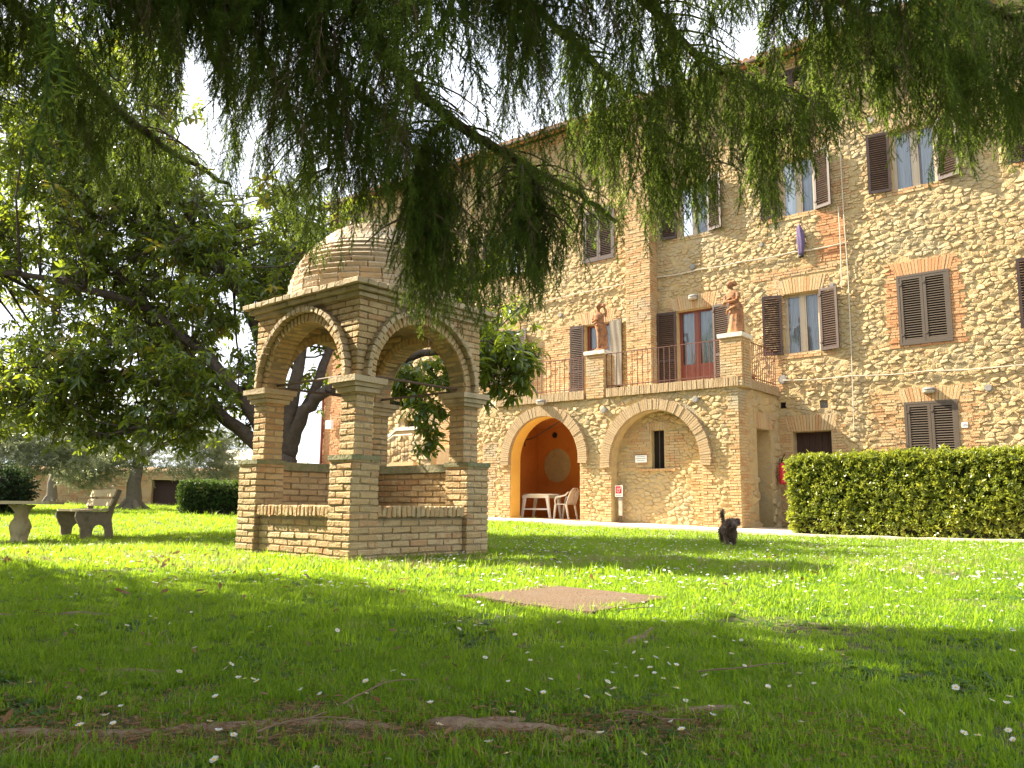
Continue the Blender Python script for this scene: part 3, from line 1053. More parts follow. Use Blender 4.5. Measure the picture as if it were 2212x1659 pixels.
def hanging_cloth():
    t = on_wall('folded_parasol', 'dark purple folded cloth bundle hanging on the wall under a second floor window', 'parasol', .83, FY - .10, 7.2)
    m = MB()
    R = []
    for k in range(12):
        f = k / 11
        z = .06 + f * .86
        w = .055 + .05 * math.sin(math.pi * min(1, f * 1.05)) if f < .9 else .06 - .4 * (f - .9)
        R.append((.02 * math.sin(4 * f), 0, z, max(.012, w), max(.012, w * .6), .16, 5, 2 * f))
    m.loft(R, 22)
    m.build('cloth', M_PURPLE, t, smooth=True)
    b = MB(); b.loft([(.01, 0, 0, .06, .045), (.01, 0, .03, .075, .055), (.0, 0, .07, .05, .04)], 14); b.build('knot', M_BLACK, t, smooth=True)
    h = MB(); h.tube([(0, 0, .9), (0, .03, 1.0), (0, .10, 1.02)], .012, 6); h.build('hook', M_IRON, t)


hanging_cloth()


def shutter_cloth():
    t = on_wall('hanging_cloth', 'grey brown cloth hung over the opened shutter of the far terrace door', 'cloth', -5.19, FY - .10, 4.20)
    m = MB()
    n, k = 10, 14
    V = [(.45 * i / n, -.035 - .05 * i / n + .012 * math.sin(i * 1.3 + j * .5) + .010 * math.sin(j * .9), 2.04 * j / k + .01 * math.sin(i * 2)) for j in range(k + 1) for i in range(n + 1)]
    V2 = [(x, y + .006, z) for x, y, z in V]
    q = [(j * (n + 1) + i, j * (n + 1) + i + 1, (j + 1) * (n + 1) + i + 1, (j + 1) * (n + 1) + i) for j in range(k) for i in range(n)]
    m.add(V, q, .5)
    m.add(V2, [tuple(reversed(f)) for f in q], .5)
    m.build('cloth', M_GREYCL, t, smooth=True)


shutter_cloth()


def extinguisher():
    t = on_wall('fire_extinguisher', 'red fire extinguisher hung in the corner between the terrace and the dark door', 'extinguisher', .05, 2.20, 1.15)
    m = MB()
    m.loft([(.12, 0, .0, .075, .075), (.12, 0, .03, .085, .085), (.12, 0, .46, .085, .085), (.12, 0, .53, .06, .06), (.12, 0, .56, .025, .025)], 18)
    m.build('cylinder_body', M_RED, t, smooth=True)
    v = MB(); v.box(.095, .145, -.02, .02, .56, .62); v.tube([(.12, 0, .60), (.16, -.01, .70), (.22, -.01, .78)], .014, 6); v.tube([(.12, 0, .62), (.07, 0, .66), (.05, 0, .60), (.04, 0, .4)], .012, 6)
    v.build('valve_handle', M_BLACK, t)
    h = MB(); h.box(.0, .05, -.04, .04, .2, .26); h.build('bracket', M_IRON, t)


extinguisher()

# ------------------------------------------------------------------ the terrace wing with its two arches
terrace = thing('terrace_wing', 'rubble stone terrace wing with an open orange arch and a bricked up arch', 'terrace', BO, BANG)
TX0, TTOP = -8.30, 3.50
A1 = dict(cx=-5.95, r=1.24, ro=1.54, sp=1.86)
A2 = dict(cx=-2.35, r=1.33, ro=1.62, sp=1.72)


def arch_z(A, x):
    d = A['r'] ** 2 - (x - A['cx']) ** 2
    return A['sp'] + math.sqrt(d) if d > 0 else None


def build_terrace_walls():
    w = MB()
    xs = sorted({TX0, 0.0, *[A['cx'] + A['r'] * math.sin(math.pi * (k / 28 - .5)) for A in (A1, A2) for k in range(29)]})
    for a, b in zip(xs, xs[1:]):
        m = (a + b) / 2
        A = next((A for A in (A1, A2) if abs(m - A['cx']) < A['r']), None)
        if A is None:
            w.quad((a, 0, -.3), (b, 0, -.3), (b, 0, TTOP), (a, 0, TTOP))
        else:
            za, zb = arch_z(A, a) or A['sp'], arch_z(A, b) or A['sp']
            w.quad((a, 0, za), (b, 0, zb), (b, 0, TTOP), (a, 0, TTOP))
    # side wall with its doorway
    y0, y1, zt = 1.02, 1.93, 2.53
    w.quad((0, 0, -.3), (0, y0, -.3), (0, y0, TTOP), (0, 0, TTOP))
    w.quad((0, y1, -.3), (0, FY, -.3), (0, FY, TTOP), (0, y1, TTOP))
    w.quad((0, y0, zt), (0, y1, zt), (0, y1, TTOP), (0, y0, TTOP))
    for p, q in (((y0, -.3), (y0, zt)), ((y0, zt), (y1, zt)), ((y1, zt), (y1, -.3))):
        w.quad((0, p[0], p[1]), (0, q[0], q[1]), (-.42, q[0], q[1]), (-.42, p[0], p[1]))
    w.quad((TX0, 0, -.3), (TX0, FY, -.3), (TX0, FY, TTOP), (TX0, 0, TTOP))
    w.build('wall', M_MORTAR, terrace)
    d = MB(); d.box(-.46, -.42, y0, y1, -.2, zt); d.build('side_door', M_MORTAR, terrace)
    top = MB(); top.box(TX0, -.01, .02, FY - .01, TTOP + .02, TTOP + .19); top.build('terrace_floor', M_PALE, terrace)
    # blind arch
    b = MB()
    holed_wall(b, A2['cx'] - A2['r'] - .02, A2['cx'] + A2['r'] + .02, -.3, A2['sp'] + A2['r'] + .02, .30, [(-2.62, -2.24, 1.53, 2.55)], .2)
    b.build('blind_wall', M_MORTAR, terrace)
    # soffits
    s = MB(); s2 = MB()
    for A, dp, bag in ((A1, .45, s2), (A2, .30, s)):
        n = 40
        pr = [(A['cx'] - A['r'], -.3)] + [(A['cx'] - A['r'] * math.cos(math.pi * k / n), A['sp'] + A['r'] * math.sin(math.pi * k / n)) for k in range(n + 1)] + [(A['cx'] + A['r'], -.3)]
        for p, q in zip(pr, pr[1:]):
            bag.quad((p[0], 0, p[1]), (q[0], 0, q[1]), (q[0], dp, q[1]), (p[0], dp, p[1]))
    s.build('arch_reveal', M_MORTAR, terrace)
    s2.build('plastered_reveal', M_YELLOW, terrace)
    # the porch behind the open arch
    x0, x1, yb, zc = -8.06, -4.15, 2.46, 3.34
    p = MB()
    p.quad((x0, .45, -.2), (x0, yb, -.2), (x0, yb, zc), (x0, .45, zc)); p.quad((x1, .45, -.2), (x1, yb, -.2), (x1, yb, zc), (x1, .45, zc))
    p.quad((x0, .45, zc), (x1, .45, zc), (x1, yb, zc - .3), (x0, yb, zc - .3))
    cx, cz, rx = -7.28, 1.83, .54
    n = 40
    rim = [(cx + rx * math.cos(2 * math.pi * k / n), cz + rx * math.sin(2 * math.pi * k / n)) for k in range(n)]

    def out(c, s):
        tx = ((x1 if c > 0 else x0) - cx) / c if abs(c) > 1e-6 else 9e9
        tz = ((zc if s > 0 else -.2) - cz) / s if abs(s) > 1e-6 else 9e9
        t = min(tx, tz)
        return (cx + c * t, cz + s * t)
    ang = sorted({*[2 * math.pi * k / n for k in range(n)], *[math.atan2(zz - cz, xx - cx) % (2 * math.pi) for xx in (x0, x1) for zz in (zc, -.2)]})
    for a, b_ in zip(ang, ang[1:] + [ang[0] + 2 * math.pi]):
        ra, rb = (cx + rx * math.cos(a), cz + rx * math.sin(a)), (cx + rx * math.cos(b_), cz + rx * math.sin(b_))
        oa, ob = out(math.cos(a), math.sin(a)), out(math.cos(b_), math.sin(b_))
        p.quad((ra[0], yb, ra[1]), (rb[0], yb, rb[1]), (ob[0], yb, ob[1]), (oa[0], yb, oa[1]))
        p.quad((ra[0], yb, ra[1]), (rb[0], yb, rb[1]), (rb[0], yb + .22, rb[1]), (ra[0], yb + .22, ra[1]))
    for sx, ex in ((x0, A1['cx'] - A1['r'] - .001), (A1['cx'] + A1['r'] + .001, x1)):
        p.quad((sx, .45, -.2), (ex, .45, -.2), (ex, .45, zc), (sx, .45, zc))
    p.build('porch_lining', M_ORANGE, terrace)
    f = MB(); f.box(x0, x1, .01, yb, -.2, .155); f.build('porch_floor', M_TERRA, terrace)
    rw = MB()
    rw.add([(q[0], yb + .2, q[1]) for q in rim], [tuple(range(n))])
    r_o = rw.build('round_window', M_RWIN, terrace)
    for k in range(-3, 4):
        x = cx + k * .14
        hh = math.sqrt(max(0, rx ** 2 - (k * .14) ** 2))
        g = MB(); g.tube([(x, yb + .1, cz - hh), (x, yb + .1, cz + hh)], .012, 6); g.build('window_bar', M_IRON, r_o)
    pp = MB(); pp.tube([(x0 + .06, 1.7, 2.42), (x0 + .06, 1.7, 2.62), (x0 + .35, 1.7, 2.66), (-6.0, 1.2, 3.2)], .02, 6); pp.build('ceiling_pipe', M_IRON, terrace)
    vc = MB(); vc.tube([(-7.35, yb - .005, 2.80), (-7.35, yb - .05, 2.80)], .085, 16); vc.build('vent_cover', M_BLACK, terrace)
    # slit window
    sl = MB(); sl.box(-2.62, -2.24, .46, .49, 1.53, 2.55)
    so = sl.build('slit_window', M_DARK, terrace)
    sb = MB(); sb.tube([(-2.43, .40, 1.53), (-2.43, .40, 2.55)], .012, 6); sb.build('window_bar', M_IRON, so)
    ss = MB(); ss.box(-2.95, -1.9, .24, .40, 1.47, 1.525, jit=.006); ss.build('sill', M_BRICK, so)


build_terrace_walls()
arch_t = Pieces('arch_brick', M_ARCHB, terrace, hframe, 300, 'arch_brickwork')
for A in (A1, A2):
    a_lo = -math.asin(min(1, .16 / A['ro']))
    n = 76
    for k in range(n):
        t0 = a_lo + (math.pi - 2 * a_lo) * k / n; t1 = a_lo + (math.pi - 2 * a_lo) * (k + 1) / n
        g = .0025
        yo = -.13 + random.uniform(-.008, .008)
        ri, ro = A['r'] + .005, A['ro'] + random.uniform(-.012, .012)
        vs = []
        for y in (yo, .03):
            for r, t in ((ri, t0 + g), (ri, t1 - g), (ro, t1 - g), (ro, t0 + g)):
                vs.append((A['cx'] - r * math.cos(t), y, A['sp'] + r * math.sin(t)))
        arch_t.add(vs, [(0, 1, 2, 3), (0, 4, 5, 1), (1, 5, 6, 2), (2, 6, 7, 3), (3, 7, 4, 0)])
arch_t.finish()
brick_t = Pieces('brick', M_BRICK, terrace, hframe, 300, 'brickwork')
ZONES_H, ZONES = ZONES, []
HOLES_H, HOLES = HOLES, []
for x0, x1, zt, tl, tr in ((-.30, -.005, TTOP - .02, .22, 0), (A1['cx'] + A1['r'] + .005, A1['cx'] + A1['r'] + .27, 1.72, 0, .14), (A1['cx'] - A1['r'] - .30, A1['cx'] - A1['r'] - .005, 1.72, .12, 0),
                           (A2['cx'] - A2['r'] - .26, A2['cx'] - A2['r'] - .005, 1.60, .14, 0), (A2['cx'] + A2['r'] + .005, A2['cx'] + A2['r'] + .34, 1.9, 0, .2), (-8.28, -7.75, 2.4, 0, .25)):
    brick_zone(brick_t, x0, x1, -.02, zt, y=0, proud=.02, tooth_l=tl, tooth_r=tr)
brick_zone(brick_t, -1.02 - .30, -1.02, .0, 1.7, y=.30, tooth_l=.25, tooth_r=0)
ZBL = [(-1.36, -.98, -.1, 1.75), (-2.66, -2.2, 1.44, 2.58)]
brick_zone(brick_t, -2.20, -1.75, 1.5, 2.5, y=.30, tooth_l=0, tooth_r=.3, zone=False); ZBL.append((-2.2, -1.72, 1.5, 2.5))
brick_zone(brick_t, -3.35, -2.66, 1.5, 2.7, y=.30, tooth_l=.3, tooth_r=0, zone=False, proud=.012); ZBL.append((-3.4, -2.64, 1.5, 2.72))
lintel(brick_t, -2.72, -2.14, 2.56, .2, y=.30, proud=.02, splay=.03, zone=False)
# quoins seen on the shaded side, and the band over its doorway
z, r = 0.0, 0
while z < TTOP - .08:
    ys = [.0, .14 if r % 2 else .27, .41 if r % 2 else .54]
    for a, b in zip(ys, ys[1:]):
        brick_t.box(-.02, .016, a + .005, b - .005, z + .006, z + .064, facing=.3)
    if 2.55 < z < 2.6:
        pass
    z += .07; r += 1
for k in range(18):
    y = .86 + k * .068
    brick_t.box(-.02, .018, y, y + .060, 2.545, 2.95)
brick_t.finish()
sill_t = Pieces('sill_brick', M_ARCHB, terrace, hframe, 300, 'sill_brickwork')
x = TX0 + .55
while x < -.0:
    if not (-4.50 < x + .03 < -3.82):
        sill_t.box(x, x + .058, -.09 + random.uniform(-.006, .006), .22, TTOP + .0, TTOP + .235 + random.uniform(-.006, .006))
    x += .066
y = -.02
while y < FY - .08:
    sill_t.box(-.18, .09 + random.uniform(-.006, .006), y, y + .058, TTOP + .0, TTOP + .235)
    y += .066
sill_t.finish()
stones_t = Pieces('stone', M_STONE, terrace, hframe, 300, 'stonework', smooth=True)


def keep_t(x, z):
    if inrect(x, z, ZONES, .04) or z > TTOP - .05 or x < TX0 or x > 0:
        return False
    for A in (A1, A2):
        if abs(x - A['cx']) < A['r'] + .04 and z < A['sp']:
            return False
        if math.hypot(x - A['cx'], z - A['sp']) < A['ro'] + .05 and z > A['sp'] - .2:
            return False
    return True


def keep_b(x, z):
    if inrect(x, z, ZBL, .03):
        return False
    return abs(x - A2['cx']) < A2['r'] - .06 and (z < A2['sp'] or math.hypot(x - A2['cx'], z - A2['sp']) < A2['r'] - .06)


for poly in rubble(TX0, 0, .0, TTOP, .17, .092, keep_t, .28):
    stones_t.add(*stone_shape(poly, 0, random.choice((.008, .012, .016, .022, .028))))
for poly in rubble(-3.8, -.9, .0, 3.1, .17, .092, keep_b, .28):
    stones_t.add(*stone_shape(poly, .30, random.choice((.008, .012, .016, .022))))
# the plastered side: a few low stones
for poly in rubble(.0, 2.5, .0, TTOP, .34, .19, lambda y, z: not (.90 < y < 2.02 and z < 2.98) and y > .52 and z < TTOP - .1):
    vs, fs = stone_shape(poly, 0, .014)
    stones_t.add([(-v[1], v[0], v[2]) for v in vs], fs)
stones_t.finish()
HOLES = HOLES_H

# brick pedestals that carry the statues
ped_bag = Pieces('pedestal_brick', M_BRICK, terrace, hframe, 300, 'pedestal_brickwork')
for (x0, x1, zb) in ((-4.46, -3.86, TTOP), (-.44, .14, TTOP)):
    y0, y1 = -.07, .50
    p = MB(); p.box(x0 + .015, x1 - .015, y0 + .015, y1 - .015, zb - .02, 4.72)
    po = p.build('pedestal', M_MORTAR, terrace)
    z, r = zb, 0
    while z < 4.70:
        if z > 4.5:
            e = .0
        xs = [x0, x0 + (.15 if r % 2 else .29), x0 + (.44 if r % 2 else .58), x1]
        for a, b in zip(xs, xs[1:]):
            if b - a > .03:
                ped_bag.box(a + .005, b - .005, y0 - random.uniform(0, .008), y0 + .10, z + .006, z + .064)
                ped_bag.box(a + .005, b - .005, y1 - .10, y1, z + .006, z + .064, facing=0)
        ys = [y0 + .11, y0 + (.30 if r % 2 else .24), y1 - .11]
        for a, b in zip(ys, ys[1:]):
            ped_bag.box(x1 - .1, x1 + random.uniform(0, .008), a + .005, b - .005, z + .006, z + .064)
            ped_bag.box(x0, x0 + .1, a + .005, b - .005, z + .006, z + .064, facing=0)
        z += .07; r += 1
    c = MB(); c.prism([(x0 - .03, 4.725), (x1 + .03, 4.725), (x1 + .04, 4.76), (x1 + .04, 4.83), (x0 - .04, 4.83), (x0 - .04, 4.76)], 'y', y0 - .05, y1 + .05)
    c.build('stone_cap', M_CAPST, po)
ped_bag.finish()


# iron railings of the terrace
def railing(label, p0, p1, n, posts=()):
    """p0, p1: (x, y) in the house frame"""
    mid = ((p0[0] + p1[0]) / 2, (p0[1] + p1[1]) / 2)
    a = math.atan2(p1[1] - p0[1], p1[0] - p0[0])
    L = math.hypot(p1[0] - p0[0], p1[1] - p0[1])
    t = thing('iron_railing', label, 'railing', b2w(p0[0], p0[1], TTOP + .24), BANG + a, 'railings round the terrace')
    for z in (.08, .98):
        m = MB(); m.box(0, L, -.012, .012, z - .008, z + .012); m.build('rail', M_RAIL, t)
    m = MB(); m.box(-.008, .008, -.008, .008, .0, .97)
    me = m.mesh('baluster', M_RAIL)
    for k in range(n + 1):
        link('baluster', me, t, (L * k / n, 0, 0))


railing('brown iron railing ending at the slim statue beside the magnolia leaves', (-7.72, .06), (-4.47, .06), 20)
railing('brown iron railing between the two statue pedestals', (-3.85, .06), (-.45, .06), 21)
railing('short brown iron railing on the shaded side of the terrace', (.0, .52), (.0, 2.42), 15)


# ------------------------------------------------------------------ statues
def join_remesh(name, mb, mt, voxel, parent=None, smooth_it=3):
    me = mb.mesh(name + '_raw', mt, True)
    o = bpy.data.objects.new(name + '_raw', me)
    COL.objects.link(o)
    md = o.modifiers.new('remesh', 'REMESH'); md.mode = 'VOXEL'; md.voxel_size = voxel; md.use_smooth_shade = True
    s = o.modifiers.new('smooth', 'SMOOTH'); s.iterations = smooth_it; s.factor = .5
    dg = bpy.context.evaluated_depsgraph_get()
    ev = o.evaluated_get(dg)
    out = bpy.data.meshes.new_from_object(ev)
    out.name = name
    if not out.materials:
        out.materials.append(mt)
    bpy.data.objects.remove(o)
    return link(name, out, parent)


def draped_statue():
    t = thing('statue', 'terracotta statue of a draped woman with arms folded on the corner pedestal', 'statue', b2w(-.15, .215, 4.832), BANG + math.radians(-14), 'terracotta statues on the terrace pedestals')
    m = MB()
    # robe: leans back at the hip, feet forward, turned towards the lawn (-y)
    m.loft([(0, 0, 0, .19, .17), (0, 0, .05, .19, .17), (0, 0, .06, .17, .15)], 20)
    R = []
    for z, cx, cy, rx, ry, am in ((.05, .02, .0, .165, .15, .06), (.14, .02, .0, .15, .135, .08), (.30, .03, .01, .135, .12, .09), (.45, .04, .02, .135, .12, .07), (.58, .045, .025, .15, .125, .05),
                                  (.70, .035, .02, .152, .122, .04), (.80, .015, .01, .128, .10, .03), (.90, -.005, .0, .125, .092, .02), (1.00, -.02, -.005, .142, .098, .02),
                                  (1.07, -.025, -.005, .15, .09, .01), (1.12, -.03, -.01, .12, .075, 0), (1.155, -.035, -.015, .062, .055, 0)):
        R.append((cx, cy, z, rx, ry, am, 7, 2.2 * z))
    m.loft(R, 28)
    m.loft([(-.035, -.015, 1.12, .046, .046), (-.04, -.022, 1.18, .042, .042), (-.045, -.03, 1.24, .046, .05)], 12)
    m.ball((-.055, -.04, 1.30), (.072, .085, .098), 16, 12)
    m.ball((-.03, .015, 1.335), (.085, .085, .080), 14, 10)
    m.ball((-.0, .075, 1.325), (.045, .045, .045), 10, 8)
    m.ball((-.085, -.118, 1.295), (.014, .02, .02), 8, 6)
    # folded arms
    m.tube([(-.175, -.01, 1.06), (-.20, -.03, .92), (-.185, -.085, .82), (-.06, -.14, .88), (.03, -.14, .93)], [.05, .048, .044, .036, .03], 10)
    m.tube([(.12, -.01, 1.06), (.145, -.04, .93), (.11, -.10, .84), (.0, -.145, .83), (-.10, -.14, .86)], [.05, .048, .044, .036, .03], 10)
    for k in range(4):
        m.tube([(.03, -.142, .945 - .014 * k), (.075, -.145, .955 - .014 * k)], [.010, .007], 6)
        m.tube([(-.10, -.142, .875 - .013 * k), (-.145, -.135, .885 - .013 * k)], [.010, .007], 6)
    # mantle fold over the hip
    m.tube([(.15, .02, .78), (.10, -.10, .70), (-.06, -.13, .62), (-.15, -.05, .56)], [.035, .035, .03, .022], 8)
    m.tube([(.16, .03, .76), (.17, .03, .50), (.16, .04, .22), (.17, .02, .07)], [.03, .04, .045, .05], 8)
    f = join_remesh('figure', m, M_TERRA, .009, t, 1)
    f.scale = (1.22, 1.2, 1.0)


def slim_statue():
    t = thing('statue', 'slim terracotta statue with raised arm on the pedestal before the far glazed door', 'statue', b2w(-4.16, .215, 4.832), BANG + math.radians(8), 'terracotta statues on the terrace pedestals')
    m = MB()
    m.loft([(0, 0, 0, .15, .14), (0, 0, .06, .15, .14), (0, 0, .08, .12, .11)], 18)
    m.tube([(.05, -.05, .09), (.055, -.035, .10), (.05, .0, .13), (.055, .0, .30), (.04, -.005, .52), (.02, .0, .72)], [.03, .035, .036, .05, .062, .085], 12)
    m.tube([(-.03, -.09, .09), (-.03, -.065, .10), (-.02, -.03, .13), (-.005, -.045, .30), (-.02, -.02, .52), (-.03, .0, .72)], [.028, .034, .036, .05, .06, .08], 12)
    m.loft([(.0, .0, .62, .105, .085), (-.005, .0, .72, .125, .095), (-.01, .0, .82, .105, .08), (-.02, -.005, .92, .118, .085), (-.03, -.005, 1.0, .13, .085), (-.035, -.005, 1.05, .10, .065), (-.035, -.01, 1.09, .045, .045)], 20)
    m.loft([(-.035, -.012, 1.06, .04, .04), (-.03, -.02, 1.13, .038, .038), (-.025, -.025, 1.18, .042, .045)], 10)
    m.ball((-.02, -.035, 1.24), (.065, .075, .085), 14, 10)
    m.ball((-.005, .01, 1.27), (.075, .075, .072), 12, 9)
    m.ball((-.035, -.105, 1.235), (.012, .018, .018), 8, 6)
    # raised arm holding a small vessel by the head, other arm across the body
    m.tube([(.085, .0, 1.03), (.145, -.01, .96), (.17, -.04, 1.08), (.13, -.05, 1.20)], [.042, .038, .034, .026], 10)
    m.ball((.115, -.045, 1.25), (.05, .05, .055), 10, 8)
    m.tube([(-.15, -.01, 1.02), (-.185, -.03, .90), (-.15, -.09, .82), (-.04, -.12, .87)], [.042, .038, .034, .028], 10)
    for k in range(4):
        m.tube([(-.04, -.122, .885 - .012 * k), (.0, -.122, .89 - .012 * k)], [.009, .006], 6)
        m.tube([(.13 - .02 * k, -.075, 1.215), (.125 - .02 * k, -.10, 1.24)], [.009, .006], 6)
    # drapery behind the legs
    m.tube([(.09, .02, .80), (.12, .04, .55), (.11, .05, .28), (.10, .04, .08)], [.04, .05, .055, .06], 9)
    m.tube([(-.12, -.04, .78), (-.02, -.11, .72), (.09, -.06, .70)], [.025, .03, .025], 8)
    f = join_remesh('figure', m, M_TERRA, .008, t, 1)
    f.scale = (1.22, 1.2, 1.06)


draped_statue()
slim_statue()


# ------------------------------------------------------------------ small things at the terrace
def plastic_table():
    t = thing('plastic_table', 'white plastic garden table standing in the orange porch', 'table', b2w(-6.95, 1.20, .157), BANG)
    m = MB(); m.loft([(0, 0, .70, .60, .40), (0, 0, .71, .63, .43), (0, 0, .735, .63, .43), (0, 0, .74, .60, .40)], 28)
    m.build('tabletop', M_PLASTIC, t)
    a = MB(); a.box(-.5, .5, -.32, -.29, .62, .70); a.box(-.5, .5, .29, .32, .62, .70); a.build('apron', M_PLASTIC, t)
    for sx in (-1, 1):
        for sy in (-1, 1):
            l = MB()
            l.prism([(sx * .36, .70), (sx * .47, .70), (sx * .56, .0), (sx * .51, .0)], 'y', sy * .28 - .03, sy * .28 + .03)
            l.build('leg', M_PLASTIC, t)
    b = MB(); b.box(-.44, .44, -.285, -.255, .26, .31); b.build('stretcher', M_PLASTIC, t)


def plastic_chair():
    t = thing('plastic_chair', 'white plastic armchair pulled up to the table in the orange porch', 'chair', b2w(-6.02, 1.15, .157), BANG + math.radians(90))
    # local: the sitter faces +y (towards the table), so the back is at -y
    m = MB(); m.prism([(-.22, .42), (.22, .43), (.24, .45), (-.22, .445)], 'x', -.24, .24); m.build('seat', M_PLASTIC, t)
    for sx in (-1, 1):
        for (y0, y1) in ((.20, .26), (-.18, -.27)):
            l = MB(); l.prism([(y0 - .03, .43), (y0 + .03, .43), (y1 + .02, 0), (y1 - .02, 0)], 'x', sx * .225 - .022, sx * .225 + .022); l.build('leg', M_PLASTIC, t)
        a = MB()
        a.tube([(sx * .25, .19, .43), (sx * .265, .20, .56), (sx * .265, .15, .645), (sx * .265, .0, .66), (sx * .255, -.18, .70), (sx * .22, -.26, .80)], [.022, .022, .024, .026, .026, .022], 8)
        a.build('armrest', M_PLASTIC, t, smooth=True)
    b = MB()
    n = 7
    for k in range(n):
        x = -.20 + .4 * k / (n - 1)
        b.prism([(-.20, .44), (-.185, .44), (-.345, .88 - .03 * abs(k - 3)), (-.36, .88 - .03 * abs(k - 3))], 'x', x - .022, x + .022)
    b.tube([(-.24, -.20, .45), (-.24, -.28, .65), (-.22, -.34, .80), (-.10, -.36, .895), (.10, -.36, .895), (.22, -.34, .80), (.24, -.28, .65), (.24, -.20, .45)], .022, 8)
    b.build('backrest', M_PLASTIC, t)


plastic_table()
plastic_chair()


def hydrant_sign():
    p = b2w(-3.50, .14, 0)
    t = thing('sign_post', 'short pipe post with a red and white sign before the bricked up arch', 'sign', (p.x, p.y, gz(p.x, p.y)), BANG)
    m = MB(); m.tube([(0, 0, -.1), (0, 0, .26)], .045, 10); m.build('post_foot', M_IRON, t)
    m = MB(); m.tube([(0, 0, .26), (.0, 0, .66)], .055, 12); m.build('pipe', M_CAPST, t)
    m = MB(); m.loft([(0, 0, .66, .07, .07), (0, 0, .72, .075, .075), (0, 0, .76, .05, .05)], 12); m.build('pipe_cap', M_GREYPL, t)
    m = MB(); m.box(-.115, .115, -.085, -.07, .76, 1.06); s = m.build('sign_plate', M_WHITE, t)
    m = MB(); m.box(-.095, .095, -.0875, -.0855, .845, 1.04); s2 = m.build('red_panel', M_SIGNRED, t)
    g = MB()
    n = 20
    for k in range(n):                                   # the pictogram: a coiled hose and a nozzle
        a0, a1 = 2 * math.pi * k / n, 2 * math.pi * (k + 1) / n
        g.quad(*[(-.01 + r * math.cos(a), -.0892, .925 + r * math.sin(a)) for r, a in ((.034, a0), (.034, a1), (.046, a1), (.046, a0))])
    g.quad((.03, -.0892, .96), (.07, -.0892, 1.0), (.06, -.0892, 1.01), (.02, -.0892, .97))
    g.quad((-.06, -.0892, .985), (.01, -.0892, .985), (.01, -.0892, .996), (-.06, -.0892, .996))
    g.build('pictogram', M_WHITE, t)
    g = MB()
    for k in range(5):
        g.box(-.08 + .034 * k, -.058 + .034 * k, -.0865, -.0855, .785, .815)
    g.build('small_print', M_GREYPL, t)


hydrant_sign()


def plaque():
    t = on_wall('wall_plaque', 'white plaque with lines of small print beside the slit window', 'plaque', -2.92, .268, 1.80)
    m = MB(); m.box(-.175, .175, -.012, 0, -.095, .095); m.build('plate', M_WHITE, t)
    g = MB()
    for k, w in enumerate((.13, .15, .11)):
        x = -w
        while x < w:
            l = random.uniform(.02, .05)
            g.box(x, min(x + l, w), -.0140, -.0121, .05 - .05 * k, .068 - .05 * k); x += l + .012
    g.build('small_print', M_GREYPL, t)


plaque()
for (a, z) in ((-3.88, 3.14), (-1.13, 3.24)):
    g = MB()
    g.tube([(a, .02, z), (a, -.09, z)], .085, 16); g.tube([(a, -.09, z), (a, -.10, z)], [.07, .06], 16)
    g.build('vent_cover', M_GREYPL, terrace)


def flower_pot(a, y, s, label):
    p = b2w(a, y, TTOP + .195)
    t = thing('flower_pot', label, 'flower pot', p, 0, 'pots on the terrace')
    m = MB(); m.loft([(0, 0, 0, .09 * s, .09 * s), (0, 0, .16 * s, .125 * s, .125 * s), (0, 0, .165 * s, .14 * s, .14 * s), (0, 0, .20 * s, .14 * s, .14 * s), (0, 0, .201 * s, .12 * s, .12 * s), (0, 0, .15 * s, .11 * s, .11 * s)], 18)
    m.build('pot', M_TERRA, t, smooth=True)
    return t


flower_pot(-.30, 1.35, 1.35, 'terracotta pot standing behind the side railing of the terrace')


def staircase():
    """outside stair against the far part of the house, seen through the well house"""
    t = thing('outdoor_staircase', 'stone and brick staircase with a metal handrail seen through the well house', 'staircase', BO, BANG)
    y0, y1 = 1.2, 2.46
    prof = [(-17.2, -.1), (-11.7, -.1), (-11.7, 3.12), (-13.4, 3.14), (-17.2, .9)]
    m = MB(); m.prism(prof, 'y', y0, y0 + .28); m.build('flank_wall', M_BRICK, t)
    st = Pieces('stone', M_STONE, t, hframe, 120, 'stonework', smooth=True)
    for poly in rubble(-17.2, -11.7, .2, 3.1, .3, .17, lambda x, z: -17.0 < x < -11.8 and z < (2.9 if x > -13.4 else 2.9 - (-13.4 - x) * .59)):
        st.add(*stone_shape(poly, y0, .03))
    st.finish()
    c = MB()
    c.prism([(-17.3, .90), (-13.42, 3.15), (-13.42, 3.27), (-17.3, 1.02)], 'y', y0 - .05, y0 + .34); c.prism([(-13.419, 3.15), (-11.65, 3.13), (-11.65, 3.25), (-13.419, 3.27)], 'y', y0 - .05, y0 + .34)
    c.build('coping', M_CAPST, t)
    for k in range(14):
        s = MB(); x = -17.0 + k * .27
        s.box(x, -11.8, y0 + .29, y1, .3 + k * .16, .46 + k * .16); s.build('step', M_PALE, t)
    h = MB(); h.tube([(-14.1, y0 - 1.0, 2.05), (-12.5, y0 - 1.0, 2.86), (-11.6, y0 - 1.0, 2.86)], .035, 8)
    h.build('handrail', M_CABLE, t)
    b = MB()
    b.box(-.006, .006, -.006, .006, 0, .9)
    me = b.mesh('baluster', M_RAIL)
    for k in range(14):
        x = -14.0 + k * .17
        link('baluster', me, t, (x, y0 - 1.0, (2.05 + (x + 14.1) * .506 if x < -12.5 else 2.86) - .9))
    w = MB()
    w.prism([(-14.3, -.1), (-11.4, -.1), (-11.4, 1.95), (-12.5, 1.95), (-14.3, 1.05)], 'y', y0 - 1.12, y0 - .9)
    w.build('low_wall', M_BRICK, t)


